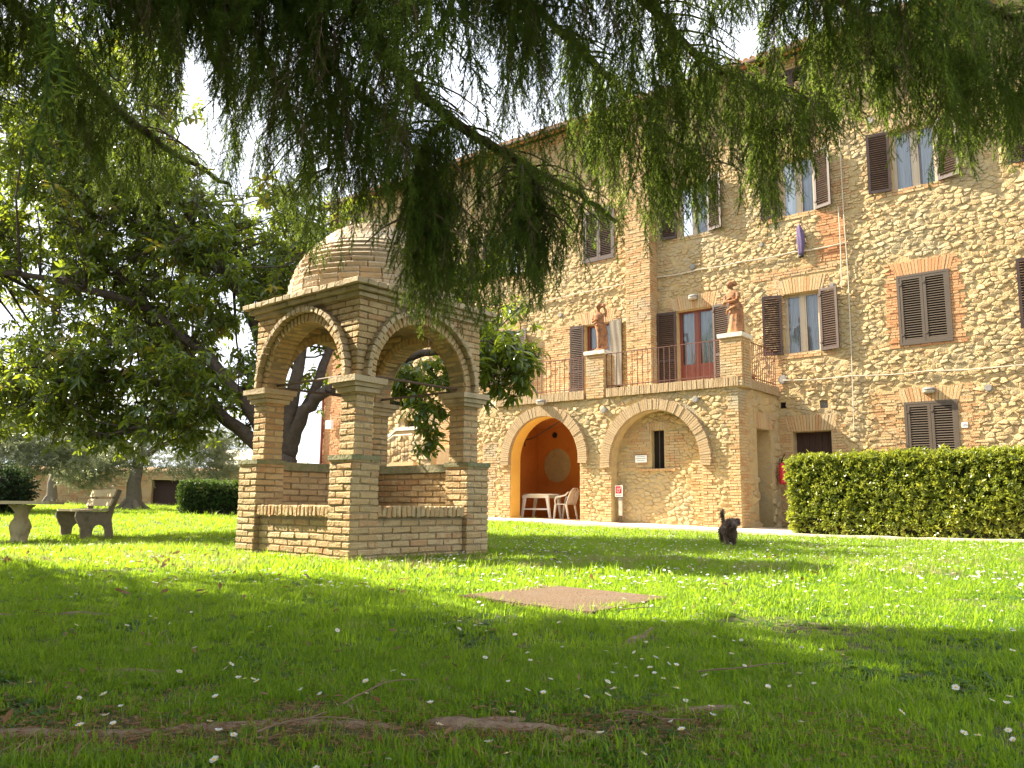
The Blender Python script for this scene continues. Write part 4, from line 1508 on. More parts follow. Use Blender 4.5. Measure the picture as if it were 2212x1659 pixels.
staircase()
p = b2w(-18.6, FY - .12, 3.75)
lamp = thing('wall_lantern', 'white box lamp on the far brick corner of the house', 'lamp', p, BANG)
m = MB(); m.box(-.17, .17, -.14, 0, -.17, .17); m.build('lamp_box', M_WHITE, lamp)
m = MB(); m.tube([(0, -.02, .17), (0, -.02, .45)], .015, 6); m.build('cable_tail', M_CABLE, lamp)

# ------------------------------------------------------------------ the domed brick well house
pav = thing('well_house', 'square brick well house with four arches and a brick dome on the lawn', 'well house', PO, PANG)
pframe = lambda c: PO + PX * c[0] + PY * c[1] + Vector((0, 0, c[2]))
S = PS


def RM(x, y, z, a=0.0, wob=.012):
    return Matrix.Translation((x, y, z)) @ Euler((random.uniform(-wob, wob), random.uniform(-wob, wob), a + random.uniform(-wob, wob))).to_matrix().to_4x4()


def mirror(cx, cy, x, y):
    return (x if cx == 0 else S - x, y if cy == 0 else S - y)


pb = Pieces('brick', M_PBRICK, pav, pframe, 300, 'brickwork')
core = MB()
for cx in (0, 1):
    for cy in (0, 1):
        def cbox(x0, x1, y0, y1, z0, z1, bag=core):
            a, b = mirror(cx, cy, x0, y0); c, d = mirror(cx, cy, x1, y1)
            bag.box(min(a, c), max(a, c), min(b, d), max(b, d), z0, z1)
        face = {(0, 0): 1, (1, 0): .9, (0, 1): .9, (1, 1): -1}[(cx, cy)]
        cbox(.012, .338, .012, .338, -.15, .965)
        cbox(.100, .320, .100, .320, .96, 1.66)
        zc = -.05
        r = 0
        while zc < .93:
            h = .0685
            top = zc + h > .90
            sp = [(.118, .056, .232, .110), (.294, .118, .110, .232), (.232, .294, .232, .110), (.056, .232, .110, .232)]
            for (bx, by, sx, sy) in sp:
                if r % 2:
                    bx, by, sx, sy = by, bx, sy, sx
                x, y = mirror(cx, cy, bx, by)
                o = random.uniform(-.004, .004)
                pb.worn(RM(x + o, y + o, zc + h / 2, 0), sx, sy, .057, facing=face, tone=(None))
            zc += h; r += 1
        r = 0
        zc = .985
        while zc < 1.60:
            h = .0665
            for k in (0, 1):
                bx, by, sx, sy = .15 + .12 * k, .21, .114, .236
                if r % 2:
                    bx, by, sx, sy = by, bx, sy, sx
                x, y = mirror(cx, cy, bx, by)
                pb.worn(RM(x, y, zc + h / 2, 0, .008), sx, sy, .055, facing=face)
            zc += h; r += 1
        lg = MB()
        cbox(-.012, .362, -.012, .362, .938, .985, lg)
        lg.build('ledge_course', M_MOSS, pav)
        cp = MB()
        cbox(.055, .365, .055, .365, 1.615, 1.66, cp); cbox(.03, .39, .03, .39, 1.662, 1.705, cp); cbox(.0, .42, .0, .42, 1.707, 1.765, cp)
        for k in range(len(cp.v)):
            v = cp.v[k]; cp.v[k] = (v[0] + random.uniform(-.005, .005), v[1] + random.uniform(-.005, .005), v[2] + random.uniform(-.004, .004))
        cp.build('capital', M_CORNICE, pav)


def flat_course_wall(bag, axis, at, out, x0, x1, z0, z1, depth=.10, facing=1, course=.0685, proud=.0):
    """courses of bricks in a wall plane; axis 'y': wall in plane y=at running along x; out = -1 when the face looks to lower values"""
    z, r = z0, 0
    while z < z1 - .03:
        x = x0 - (.12 if r % 2 else 0)
        while x < x1 - .02:
            a, b = max(x, x0), min(x + .243, x1)
            if b - a > .04:
                c = at - out * depth / 2 + out * (proud + random.uniform(-.004, .006))
                m = RM((a + b) / 2, c, z + course / 2) if axis == 'y' else RM(c, (a + b) / 2, z + course / 2)
                sx, sy = (b - a - .010, depth) if axis == 'y' else (depth, b - a - .010)
                bag.worn(m, sx, sy, course - .0115, facing=facing)
            x += .243
        z += course; r += 1


P0, P1 = .35, S - .35
for axis in ('y', 'x'):
    # front low walls, recessed, with a sill of bricks on edge
    if axis == 'y':
        core.box(P0 - .02, P1 + .02, .075, .26, -.15, .385)
    else:
        core.box(.075, .26, P0 - .02, P1 + .02, -.15, .385)
    flat_course_wall(pb, axis, .062, -1, P0, P1, -.05, .37)
    # back walls seen from inside
    if axis == 'y':
        core.box(P0 - .02, P1 + .02, S - .29, S - .06, -.15, .90)
    else:
        core.box(S - .29, S - .06, P0 - .02, P1 + .02, -.15, .90)
    flat_course_wall(pb, axis, S - .305, -1, P0, P1, .33, .88, facing=.8)
    flat_course_wall(pb, axis, S - .05, 1, P0, P1, -.05, .88, facing=-1)
    c = MB()
    if axis == 'y':
        c.box(P0 - .01, P1 + .01, S - .34, S - .02, .885, .975, jit=.006)
    else:
        c.box(S - .34, S - .02, P0 - .01, P1 + .01, .885, .975, jit=.006)
    c.build('coping', M_MOSS, pav)
    x = P0 + .002
    while x < P1 - .03:
        w = .058
        m = RM(x + w / 2, .15, .442) if axis == 'y' else RM(.15, x + w / 2, .442)
        SB = globals().setdefault('sill_p', Pieces('sill_brick', M_PBRICK, pav, pframe, 300, 'sill_brickwork'))
        SB.worn(m, w if axis == 'y' else .275, .275 if axis == 'y' else w, .112, jit=.005, ch=.010)
        x += .0655
sill_p.finish()
core.box(.3, S - .3, .3, S - .3, .28, .36)

# upper walls with the arches: all four sides
AR, AZ, AC = .655, 1.772, S / 2
vs_b = Pieces('arch_brick', M_PBRICK, pav, pframe, 300, 'arch_brickwork')
hd_b = Pieces('hood_brick', M_CORNICE, pav, pframe, 300, 'hood_brickwork')
for side in range(4):
    Rz = Matrix.Translation((S / 2, S / 2, 0)) @ Matrix.Rotation([0, -math.pi / 2, math.pi / 2, math.pi][side], 4, 'Z') @ Matrix.Translation((-S / 2, -S / 2, 0))
    face = [1, 1, -1, -1][side]
    T = lambda p: tuple(Rz @ Vector(p))
    n = 36
    e = .100
    prof = [(AC - AR * math.cos(math.pi * k / n), AZ + AR * math.sin(math.pi * k / n)) for k in range(n + 1)]
    zt = 2.62
    for y in (e, .315):
        core.quad(T((e, y, 1.74)), T((AC - AR, y, 1.74)), T((AC - AR, y, zt)), T((e, y, zt)))
        core.quad(T((S - e, y, 1.74)), T((AC + AR, y, 1.74)), T((AC + AR, y, zt)), T((S - e, y, zt)))
        for p, q in zip(prof, prof[1:]):
            core.quad(T((p[0], y, p[1])), T((q[0], y, q[1])), T((q[0], y, zt)), T((p[0], y, zt)))
    for p, q in zip(prof, prof[1:]):
        core.quad(T((p[0], e, p[1])), T((q[0], e, q[1])), T((q[0], .315, q[1])), T((p[0], .315, p[1])))
    # spandrel bricks
    z, r = 1.765, 0
    while z < 2.56:
        h = .066
        x = .085 - (.12 if r % 2 else 0)
        while x < S - .085:
            a, b = max(x, .085), min(x + .243, S - .085)
            for yy, inn in ((.135, False), (.285, True)):
                aa, bb = a, b
                lim = .80 if not inn else .745
                dz = min(abs(z - AZ), abs(z + h - AZ))
                if dz < lim:
                    hw = math.sqrt(max(0, lim * lim - dz * dz))
                    L, R_ = AC - hw, AC + hw
                    if aa >= L and bb <= R_:
                        continue
                    if aa < L < bb:
                        bb = L
                    elif aa < R_ < bb:
                        aa = R_
                if bb - aa > .03:
                    pb.worn(Rz @ RM((aa + bb) / 2, yy + random.uniform(-.003, .003), z + h / 2, 0, .006), bb - aa - .008, .10, h - .010, facing=face if not inn else -face * .4)
            x += .243
        z += h; r += 1
    # arch bricks and the projecting hood
    nv = 34
    for k in range(nv):
        t = math.pi * (k + .5) / nv
        rr = AR + .046
        M = Rz @ Matrix.Translation((AC - rr * math.cos(t), .200, AZ + rr * math.sin(t))) @ Matrix.Rotation(-(math.pi / 2 - t), 4, 'Y') @ Euler((random.uniform(-.02, .02), random.uniform(-.02, .02), random.uniform(-.02, .02))).to_matrix().to_4x4()
        vs_b.worn(M, math.pi * rr / nv - .007, .245, .095, facing=face)
    nv = 30
    for k in range(nv):
        t = math.pi * (k + .5) / nv
        rr = .782
        M = Rz @ Matrix.Translation((AC - rr * math.cos(t), .105, AZ + rr * math.sin(t))) @ Matrix.Rotation(-(math.pi / 2 - t), 4, 'Y') @ Euler((random.uniform(-.02, .02), random.uniform(-.02, .02), random.uniform(-.02, .02))).to_matrix().to_4x4()
        hd_b.worn(M, math.pi * rr / nv - .006, .18, .058, facing=face)
    rod = MB()
    rod.tube([T((.20, .215, 1.815)), T((S - .20, .215, 1.815))], .014, 8)
    rod.build('tie_rod', M_IRON, pav)
vs_b.finish()
hd_b.finish()

# cornice
co = Pieces('cornice_brick', M_CORNICE, pav, pframe, 300, 'cornice_brickwork')
for (z0, z1, out, L) in ((2.575, 2.625, .055, .25), (2.628, 2.675, .005, .25), (2.678, 2.735, -.045, .13)):
    for side in range(4):
        Rz = Matrix.Translation((S / 2, S / 2, 0)) @ Matrix.Rotation([0, -math.pi / 2, math.pi / 2, math.pi][side], 4, 'Z') @ Matrix.Translation((-S / 2, -S / 2, 0))
        x = out
        while x < S - out - .02 - .12:
            b = min(x + L, S - out - .12)
            co.worn(Rz @ RM((x + b) / 2, out + .12, (z0 + z1) / 2, 0, .006), b - x - .005, .24, z1 - z0, jit=.003, ch=.006, facing=1 if side < 2 else -1)
            x = b
core.box(.16, S - .16, .16, S - .16, 2.56, 2.725)
co.finish()
core.build('mortar_core', M_PMORTAR, pav)

# dome
DR, DZ = .93, 2.735
dome = MB()
dome.loft([(S / 2, S / 2, DZ + .955 * (DR - .02) * math.sin(t), max(.002, (DR - .02) * math.cos(t)), max(.002, (DR - .02) * math.cos(t))) for t in [math.pi / 2 * k / 14 for k in range(15)]], 40)
dome.build('dome', M_DMORTAR, pav, smooth=True)
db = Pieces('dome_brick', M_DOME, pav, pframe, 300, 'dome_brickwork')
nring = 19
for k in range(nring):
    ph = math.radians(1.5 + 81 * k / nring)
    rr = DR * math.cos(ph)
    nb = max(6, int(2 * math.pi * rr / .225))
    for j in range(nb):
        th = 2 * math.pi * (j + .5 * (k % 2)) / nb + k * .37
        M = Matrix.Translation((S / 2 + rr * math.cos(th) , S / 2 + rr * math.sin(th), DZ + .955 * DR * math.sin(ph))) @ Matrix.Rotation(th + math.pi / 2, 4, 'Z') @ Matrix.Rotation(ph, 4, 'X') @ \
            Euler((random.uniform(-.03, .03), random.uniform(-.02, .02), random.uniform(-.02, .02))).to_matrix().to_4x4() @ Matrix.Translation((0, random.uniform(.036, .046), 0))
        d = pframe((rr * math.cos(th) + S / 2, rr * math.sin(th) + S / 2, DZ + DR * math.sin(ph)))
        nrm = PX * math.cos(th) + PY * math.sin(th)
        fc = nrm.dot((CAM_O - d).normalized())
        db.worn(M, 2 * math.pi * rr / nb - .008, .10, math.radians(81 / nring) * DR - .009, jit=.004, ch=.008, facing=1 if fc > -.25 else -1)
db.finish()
m = MB()
m.loft([(S / 2, S / 2, DZ + DR * .92, .17, .17), (S / 2, S / 2, DZ + DR - .015, .16, .16), (S / 2, S / 2, DZ + DR + .005, .10, .10), (S / 2, S / 2, DZ + DR + .015, .05, .05)], 18)
m.build('dome_cap', M_CORNICE, pav, smooth=False)
m = MB()
m.ball((S / 2, S / 2, DZ + DR + .07), (.085, .085, .08), 16, 10)
m.build('finial', M_MOSS, pav, smooth=True)
pb.finish()

# ------------------------------------------------------------------ leaf and needle pieces
def rot_to(d, up=(0, 0, 1)):
    d = np.asarray(d, float); d = d / (np.linalg.norm(d) + 1e-9)
    s = np.cross(d, up); s = s / (np.linalg.norm(s) + 1e-9)
    return s, np.cross(s, d), d


def twig_mesh(name, seed, L=.36, subs=11, needle=.019, dens=380, width=.0021, mt=M_NEEDLE):
    """a hanging spruce twig: axis down -z, side shoots, needles all round"""
    g = np.random.default_rng(seed)
    V, F = [], []

    def tri(a, b, c):
        n = len(V); V.extend([a, b, c]); F.append((n, n + 1, n + 2))
    segs = []
    ax = [np.array([0, 0, 0.])]
    for k in range(6):
        ax.append(ax[-1] + np.array([g.normal(0, .008), g.normal(0, .008), -L / 6]))
    segs += list(zip(ax, ax[1:]))
    for k in range(subs):
        t = .04 + .86 * k / subs
        i = min(5, int(t * 6)); p = ax[i] + (ax[i + 1] - ax[i]) * (t * 6 - i)
        a = g.uniform(0, 2 * math.pi)
        d = np.array([math.cos(a) * .62, math.sin(a) * .62, -.8])
        l = g.uniform(.05, .13) * (1.15 - .7 * t)
        q = p + d * l * .5 + np.array([0, 0, -.003]); r = q + d * l * .5 + np.array([0, 0, -.012])
        segs += [(p, q), (q, r)]
    tot = sum(np.linalg.norm(b - a) for a, b in segs)
    for a, b in segs:
        d = b - a; l = np.linalg.norm(d)
        s, u, d1 = rot_to(d, (.3, .5, .1))
        w = .0016
        n = len(V)
        for p in (a, b):
            for j in range(3):
                an = 2 * math.pi * j / 3
                V.append(p + (s * math.cos(an) + u * math.sin(an)) * w)
        for j in range(3):
            F.append((n + j, n + (j + 1) % 3, n + 3 + (j + 1) % 3)); F.append((n + j, n + 3 + (j + 1) % 3, n + 3 + j))
        k = max(1, int(dens * l))
        for _ in range(k):
            t = g.uniform(0, 1); p = a + d * t
            an = g.uniform(0, 2 * math.pi)
            side = s * math.cos(an) + u * math.sin(an)
            nd = side * .8 + d1 * .62 + np.array([0, 0, .10])
            nd /= np.linalg.norm(nd)
            e = np.cross(nd, side + .3 * d1); e /= (np.linalg.norm(e) + 1e-9)
            tri(p - e * width, p + e * width, p + nd * needle * g.uniform(.75, 1.2))
    return np_mesh(name, np.array(V), np.array(F), mt)


def leaf_strip(V, F, base, d, up, L, W, curl=.25, fold=.25, n=4):
    """a pointed leaf as a folded strip; triangles"""
    s, u, d = rot_to(d, up)
    rows = []
    for k in range(n + 1):
        t = k / n
        w = W * (math.sin(math.pi * min(1, t * .93 + .04)) ** .75) * .5
        c = base + d * L * t - u * curl * L * t * t
        if k == n:
            rows.append([c])
        else:
            rows.append([c - s * w + u * fold * w, c, c + s * w + u * fold * w])
    idx = []
    for r in rows:
        i = []
        for p in r:
            i.append(len(V)); V.append(p)
        idx.append(i)
    for k in range(n):
        a, b = idx[k], idx[k + 1]
        if len(b) == 3:
            F += [(a[0], a[1], b[1]), (a[0], b[1], b[0]), (a[1], a[2], b[2]), (a[1], b[2], b[1])]
        else:
            F += [(a[0], a[1], b[0]), (a[1], a[2], b[0])]


def rosette_mesh(name, seed, mt, n=9, L=.20, W=.062, droop=.5, stem=.16):
    g = np.random.default_rng(seed)
    V, F = [], []
    for k in range(n):
        a = 2.4 * k + g.uniform(-.3, .3)
        el = g.uniform(-.9, .55) - droop * .3
        d = np.array([math.cos(a) * math.cos(el), math.sin(a) * math.cos(el), math.sin(el)])
        b = np.array([0, 0, -stem * k / n * .7]) + d * .02
        leaf_strip(V, F, b, d, (g.normal(0, .3), g.normal(0, .3), 1), L * g.uniform(.7, 1.15), W * g.uniform(.8, 1.15), curl=g.uniform(.1, .5), fold=.35, n=3)
    m = len(V)
    for j in range(3):
        an = 2 * math.pi * j / 3
        V.append(np.array([.004 * math.cos(an), .004 * math.sin(an), .02])); V.append(np.array([.006 * math.cos(an) + .02, .006 * math.sin(an), -stem]))
    for j in range(3):
        a, b = m + 2 * j, m + 2 * ((j + 1) % 3)
        F += [(a, b, b + 1), (a, b + 1, a + 1)]
    return np_mesh(name, np.array(V), np.array(F), mt, smooth=True)


def spray_mesh(name, seed, mt, n=26, L=.055, W=.013, length=.30, spread=.7):
    g = np.random.default_rng(seed)
    V, F = [], []
    for k in range(n):
        t = (k + .5) / n
        a = g.uniform(0, 2 * math.pi)
        d = np.array([math.cos(a) * spread, math.sin(a) * spread, .7]); d /= np.linalg.norm(d)
        b = np.array([.02 * math.sin(3 * t), .02 * math.cos(2 * t), length * t])
        leaf_strip(V, F, b, d, (g.normal(0, 1), g.normal(0, 1), g.normal(0, 1)), L * g.uniform(.7, 1.2), W * g.uniform(.8, 1.2), curl=.1, fold=.2, n=2)
    m = len(V)
    for j in range(3):
        an = 2 * math.pi * j / 3
        V.append(np.array([.003 * math.cos(an), .003 * math.sin(an), 0])); V.append(np.array([.001 * math.cos(an), .001 * math.sin(an), length]))
    for j in range(3):
        a, b = m + 2 * j, m + 2 * ((j + 1) % 3)
        F += [(a, b, b + 1), (a, b + 1, a + 1)]
    return np_mesh(name, np.array(V), np.array(F), mt, smooth=True)


def tuft_mesh(name, seed, n=16, h=(.035, .085), R=.045, w=.0030, mt=M_GRASS, lean=.55):
    g = np.random.default_rng(seed)
    V, F = [], []
    for k in range(n):
        a = g.uniform(0, 2 * math.pi); r = R * math.sqrt(g.uniform(0, 1))
        b = np.array([r * math.cos(a), r * math.sin(a), -.008])
        la = g.uniform(0, 2 * math.pi); ln = g.uniform(.05, lean)
        H = g.uniform(*h)
        dv = np.array([math.cos(la), math.sin(la), 0])
        s = np.array([-math.sin(la + g.uniform(-.8, .8)), math.cos(la), 0]); s /= np.linalg.norm(s)
        p1 = b + np.array([0, 0, H * .5]) + dv * ln * H * .22
        p2 = b + np.array([0, 0, H * (.98 - .25 * ln)]) + dv * ln * H * .95
        i = len(V)
        V += [b - s * w, b + s * w, p1 - s * w * .85, p1 + s * w * .85, p2]
        F += [(i, i + 1, i + 3), (i, i + 3, i + 2), (i + 2, i + 3, i + 4)]
    return np_mesh(name, np.array(V), np.array(F), mt)


def weed_mesh(name, seed, mt=M_CLOVER):
    g = np.random.default_rng(seed)
    V, F = [], []
    for k in range(7):
        a = 2.4 * k + g.uniform(-.4, .4); el = g.uniform(.25, .9)
        d = np.array([math.cos(a) * math.cos(el), math.sin(a) * math.cos(el), math.sin(el)])
        leaf_strip(V, F, np.array([0, 0, 0.]), d, (0, 0, 1), g.uniform(.03, .06), g.uniform(.012, .018), curl=.5, fold=.25, n=3)
    return np_mesh(name, np.array(V), np.array(F), mt, smooth=True)


# ------------------------------------------------------------------ the spruce whose boughs hang over the lawn
TRUNK = Vector((-5.3, 3.7, 0))
spruce = thing('weeping_spruce', 'old spruce with long hanging twigs that overhang the lawn and shade it', 'tree', TRUNK)
TINV = Matrix.Translation(-TRUNK)


def spruce_parts():
    tr = MB()
    z = [-.3, .0, .25, .8, 2, 4, 6, 8, 10, 12]
    r = [.75, .62, .50, .44, .40, .34, .27, .19, .11, .03]
    tr.tube([(.05 * math.sin(k), .05 * math.cos(1.3 * k), a) for k, a in enumerate(z)], r, 16)
    tr.build('trunk', M_BARK, spruce, smooth=True)
    T, R, Sc = [], [], []
    twigs = MB()
    # the visible boughs; each starts at the trunk
    B = dict(
        A=[(-5.1, 3.6, 4.9), (-3.2, 3.35, 4.1), (-1.6, 3.35, 3.25), (-0.82, 3.5, 2.88), (-0.64, 3.9, 2.74), (-0.36, 4.3, 2.62), (0.04, 4.7, 2.54), (0.4, 4.9, 2.42), (0.64, 5.0, 2.28)],
        C=[(-5.1, 3.7, 5.1), (-3.4, 3.5, 4.3), (-2.0, 3.3, 3.6), (-1.29, 3.4, 3.15), (-1.12, 3.8, 2.95), (-0.94, 4.2, 2.78), (-0.72, 4.5, 2.69), (-0.49, 4.7, 2.45), (-0.40, 4.75, 2.15)],
        B=[(-5.1, 3.8, 4.6), (-4.1, 4.0, 4.0), (-3.26, 4.3, 3.62), (-2.92, 4.65, 3.37), (-2.72, 5.0, 3.16), (-2.44, 5.3, 2.94), (-2.2, 5.5, 2.83), (-2.0, 5.6, 2.72)],
        G=[(-5.1, 3.8, 5.3), (-3.6, 4.0, 4.5), (-2.5, 4.2, 3.9), (-2.11, 4.6, 3.62), (-1.98, 4.8, 3.45), (-1.88, 4.9, 3.22)],
        H=[(-5.1, 3.7, 5.5), (-3.3, 3.8, 4.3), (-2.1, 3.8, 3.65), (-1.68, 4.1, 3.40), (-1.5, 4.5, 3.18), (-1.44, 4.7, 3.03), (-1.33, 5.0, 2.81), (-1.25, 5.1, 2.50)],
        J=[(-0.36, 4.3, 2.62), (-.5, 4.3, 2.44), (-.52, 4.25, 2.2), (-.52, 4.2, 2.0)],
        K=[(0.04, 4.7, 2.54), (.12, 4.6, 2.36), (.17, 4.5, 2.12)],
        L=[(-.94, 4.2, 2.78), (-1.05, 4.45, 2.66), (-1.1, 4.7, 2.45)],
        F=[(-5.1, 3.6, 5.6), (-2.8, 3.4, 4.4), (-.9, 3.5, 3.5), (-0.13, 3.8, 3.18), (0.22, 4.2, 3.1), (0.59, 4.5, 2.94), (0.91, 4.7, 2.72), (1.19, 4.8, 2.58)],
        D=[(-5.1, 3.5, 6.0), (-2.6, 3.3, 4.6), (-.5, 3.4, 3.6), (0.56, 3.9, 3.16), (1.0, 4.3, 3.02), (1.37, 4.5, 2.94), (1.72, 4.6, 2.95), (1.96, 4.6, 2.85)],
        E=[(-5.1, 3.5, 6.2), (-2.3, 3.2, 4.9), (0, 3.3, 3.8), (1.36, 3.8, 3.22), (1.9, 4.1, 3.1), (2.42, 4.3, 2.96), (2.8, 4.4, 2.85), (3.17, 4.5, 2.73)],
        I=[(-5.1, 3.4, 6.4), (-2.0, 3.1, 5.2), (.6, 3.2, 3.9), (2.0, 3.7, 3.14), (2.45, 3.9, 3.03), (2.87, 4.0, 3.0), (3.4, 4.1, 2.9)])
    # where the curtain ends in the view and where sky shows through it (picture coordinates of the photograph, used only to thin the twigs)
    yb_x = [-200, 0, 60, 200, 300, 420, 480, 560, 590, 610, 640, 670, 760, 800, 850, 880, 930, 1000, 1050, 1100, 1150, 1200, 1270, 1330, 1390, 1440, 1480, 1540, 1600, 1640, 1700, 1760, 1850, 1900, 1950, 2010, 2060, 2100, 2212, 2500]
    yb_y = [420, 420, 430, 470, 500, 490, 450, 420, 470, 600, 620, 560, 560, 500, 500, 730, 745, 760, 740, 620, 690, 590, 540, 570, 540, 500, 440, 490, 340, 510, 450, 320, 240, 250, 330, 390, 350, 310, 300, 300]
    GAPS = [(430, 170, 38, 95), (400, 250, 45, 42), (470, 240, 22, 60), (995, 195, 34, 62), (1600, 70, 42, 48), (705, 355, 24, 36), (335, 455, 16, 20), (255, 340, 12, 16), (1060, 160, 22, 40), (560, 260, 14, 30), (1330, 640, 60, 60),
            (1480, 60, 26, 50), (1200, 150, 18, 55), (1290, 90, 16, 60), (900, 270, 16, 40), (640, 330, 18, 40), (1130, 240, 16, 40), (780, 60, 14, 40), (880, 60, 16, 40), (520, 70, 14, 40), (1400, 70, 14, 50)]

    def shade_ok(p, vis):
        if p.z > 3.0:
            hx, hy = p.x + 1.13 * (p.z - 3.1), p.y - .49 * (p.z - 3.1)
            if -3.0 < hx < -.5 and 8.0 < hy < 10.6:
                return False
        lx, ly = p.x + 1.13 * p.z, p.y - .49 * p.z
        if lx < -3.2:
            lim = 9.5
        elif lx < -1.4:
            lim = 6.9
        elif lx < 0:
            lim = 6.9 - (lx + 1.4) / 1.4 * 3.0
        else:
            lim = 3.85 - min(lx, 2.5) * .16
        return ly < lim + (.22 if vis else 0.0)

    def put(p, tilt, sc, vis=True):
        x, y, d = view_of(p)
        if 0 < y < 1659 and -60 < x < 2280:
            lim = float(np.interp(x, yb_x, yb_y)) - 60 * sc
            if y > lim + random.uniform(-45, 20):
                return
            if 640 < x < 868 and y > 380 and random.random() < .5:
                return
            if 300 < x < 1080 and y < 460 and random.random() < .36:
                return
            for gx, gy, rx, ry in GAPS:
                if ((x - gx) / rx) ** 2 + ((y + 50 * sc - gy) / (ry + 30)) ** 2 < random.uniform(.75, 1.15):
                    return
            if not shade_ok(p, True):
                return
        elif not shade_ok(p, False):
            return
        T.append(p - TRUNK); R.append((random.gauss(0, tilt), random.gauss(0, tilt), random.uniform(0, 6.28))); Sc.append(sc)

    def strand(p, L):
        d = Vector((random.gauss(0, .08), random.gauss(0, .08), -1)).normalized()
        s = random.uniform(.75, 1.15)
        l = 0
        q = p.copy()
        first = q.copy()
        while l < L:
            put(q, .13, s)
            st = .25 * s
            q = q + d * st; l += st
            s *= .92

    def dress(pts, start, side_len, step, hang, both=True):
        P = [Vector(p) for p in pts]
        seg = [(a, b) for a, b in zip(P, P[1:])]
        tot = sum((b - a).length for a, b in seg)
        run = 0.0
        for a, b in seg:
            L = (b - a).length
            d = (b - a).normalized()
            k = int(L / step) + 1
            for i in range(k):
                t = (i + random.random()) / k
                p = a + (b - a) * t
                f = (run + L * t) / tot
                if f < start:
                    continue
                side = Vector((-d.y, d.x, 0)).normalized() * random.choice((-1, 1))
                dirv = (side * random.uniform(.5, 1) + Vector((d.x, d.y, d.z * .4)) * random.uniform(.3, .9)).normalized()
                bl = side_len * random.uniform(.35, 1.0) * (1.15 - .6 * f)
                n = max(2, int(bl / .075))
                c = [p + dirv * bl * j / n + Vector((0, 0, -.42 * bl * (j / n) ** 2 + .05 * bl * math.sin(3.1 * j / n))) for j in range(n + 1)]
                ok = shade_ok(c[n // 2], True)
                if ok:
                    twigs.tube([q - TRUNK for q in c], [.008 * (1 - .8 * j / n) + .0015 for j in range(n + 1)], 4, cap=False)
                for j in range(n + 1):
                    strand(c[j] + Vector((random.gauss(0, .02), random.gauss(0, .02), 0)), hang * random.uniform(.15, 1.0) * (.55 + .6 * (1 - abs(2 * j / n - 1))))
                strand(p + Vector((random.gauss(0, .03), random.gauss(0, .03), .05)), hang * random.uniform(.3, .9))
                for q in range(3):
                    T.append(p - TRUNK + Vector((random.gauss(0, .015), random.gauss(0, .015), .01))); R.append((random.gauss(0, .9), random.gauss(0, .9), random.uniform(0, 6.28))); Sc.append(random.uniform(.35, .6))
            run += L

    for key, pts in B.items():
        m = MB()
        n = len(pts)
        # bend each bough smoothly
        Q = []
        for k in range(n - 1):
            a, b = Vector(pts[k]), Vector(pts[k + 1])
            a0 = Vector(pts[max(0, k - 1)]); b1 = Vector(pts[min(n - 1, k + 2)])
            for j in range(5):
                t = j / 5
                Q.append(.5 * ((2 * a) + (-a0 + b) * t + (2 * a0 - 5 * a + 4 * b - b1) * t * t + (-a0 + 3 * a - 3 * b + b1) * t ** 3) + Vector((random.gauss(0, .008), random.gauss(0, .008), random.gauss(0, .006))))
        Q.append(Vector(pts[-1]))
        N = len(Q)
        m.tube([q - TRUNK for q in Q], [(.046 * (1 - k / N) ** .8 * (1.0 if key in 'AB' else .62) if key not in 'JKL' else .014 * (1 - k / N)) + .008 for k in range(N)], 9)
        m.build('bough', M_BARK, spruce, smooth=True)
        hang = {'A': 1.25, 'C': 1.15, 'B': .70, 'G': .6, 'H': .95, 'F': 1.0, 'D': .9, 'E': .75, 'I': .7, 'J': .85, 'K': .9, 'L': .6}[key]
        dress([tuple(q) for q in Q], .36 if key not in 'JKL' else .05, .62, .085 if key in 'ACHF' else .064, hang)
    # the rest of the crown, above and behind the view: it shades the lawn
    up = MB()
    for k in range(170):
        a = random.uniform(0, 6.283)
        z0 = random.uniform(3.0, 10.0)
        L = (6.3 - .42 * z0) * random.uniform(.8, 1.15)
        d = Vector((math.cos(a), math.sin(a), 0))
        p0 = TRUNK + Vector((0, 0, z0))
        c = [p0 + d * L * t + Vector((0, 0, L * (.10 * t - .34 * t * t))) for t in (0, .2, .4, .6, .8, 1)]
        inv = [view_of(q) for q in c[2:]]
        if any(-150 < x < 2360 and -50 < y < 1659 for x, y, _z in inv):
            continue
        up.tube([q - TRUNK for q in c], [.07, .055, .045, .034, .022, .01], 6)
        for j in range(5):
            n = int(L / 5 / .10) + 1
            for i in range(n):
                t = random.random()
                p = c[j] + (c[j + 1] - c[j]) * t
                if (p - p0).length < .6:
                    continue
                s = Vector((-d.y, d.x, 0)) * random.choice((-1, 1)) * random.uniform(0, .75)
                for h in range(3):
                    put(p + s * random.random() + Vector((0, 0, -.24 * h - .05)), .3, random.uniform(1.2, 1.7))
    for k in range(36):                     # boughs beyond the trunk, out of view, added to shade the lawn's left
        a = random.uniform(1.25, 3.0)
        z0 = random.uniform(3.0, 7.5)
        L = random.uniform(4.2, 6.6)
        d = Vector((math.cos(a), math.sin(a), 0))
        p0 = TRUNK + Vector((0, 0, z0))
        c = [p0 + d * L * t + Vector((0, 0, .5 * t - 1.7 * t * t)) for t in (0, .2, .4, .6, .8, 1)]
        if any(-150 < x < 2360 and -50 < y < 1659 for x, y, _z in [view_of(q + Vector((0, 0, h))) for q in c[1:] for h in (0, -.7)]):
            continue
        up.tube([q - TRUNK for q in c], [.06, .05, .04, .03, .02, .01], 6)
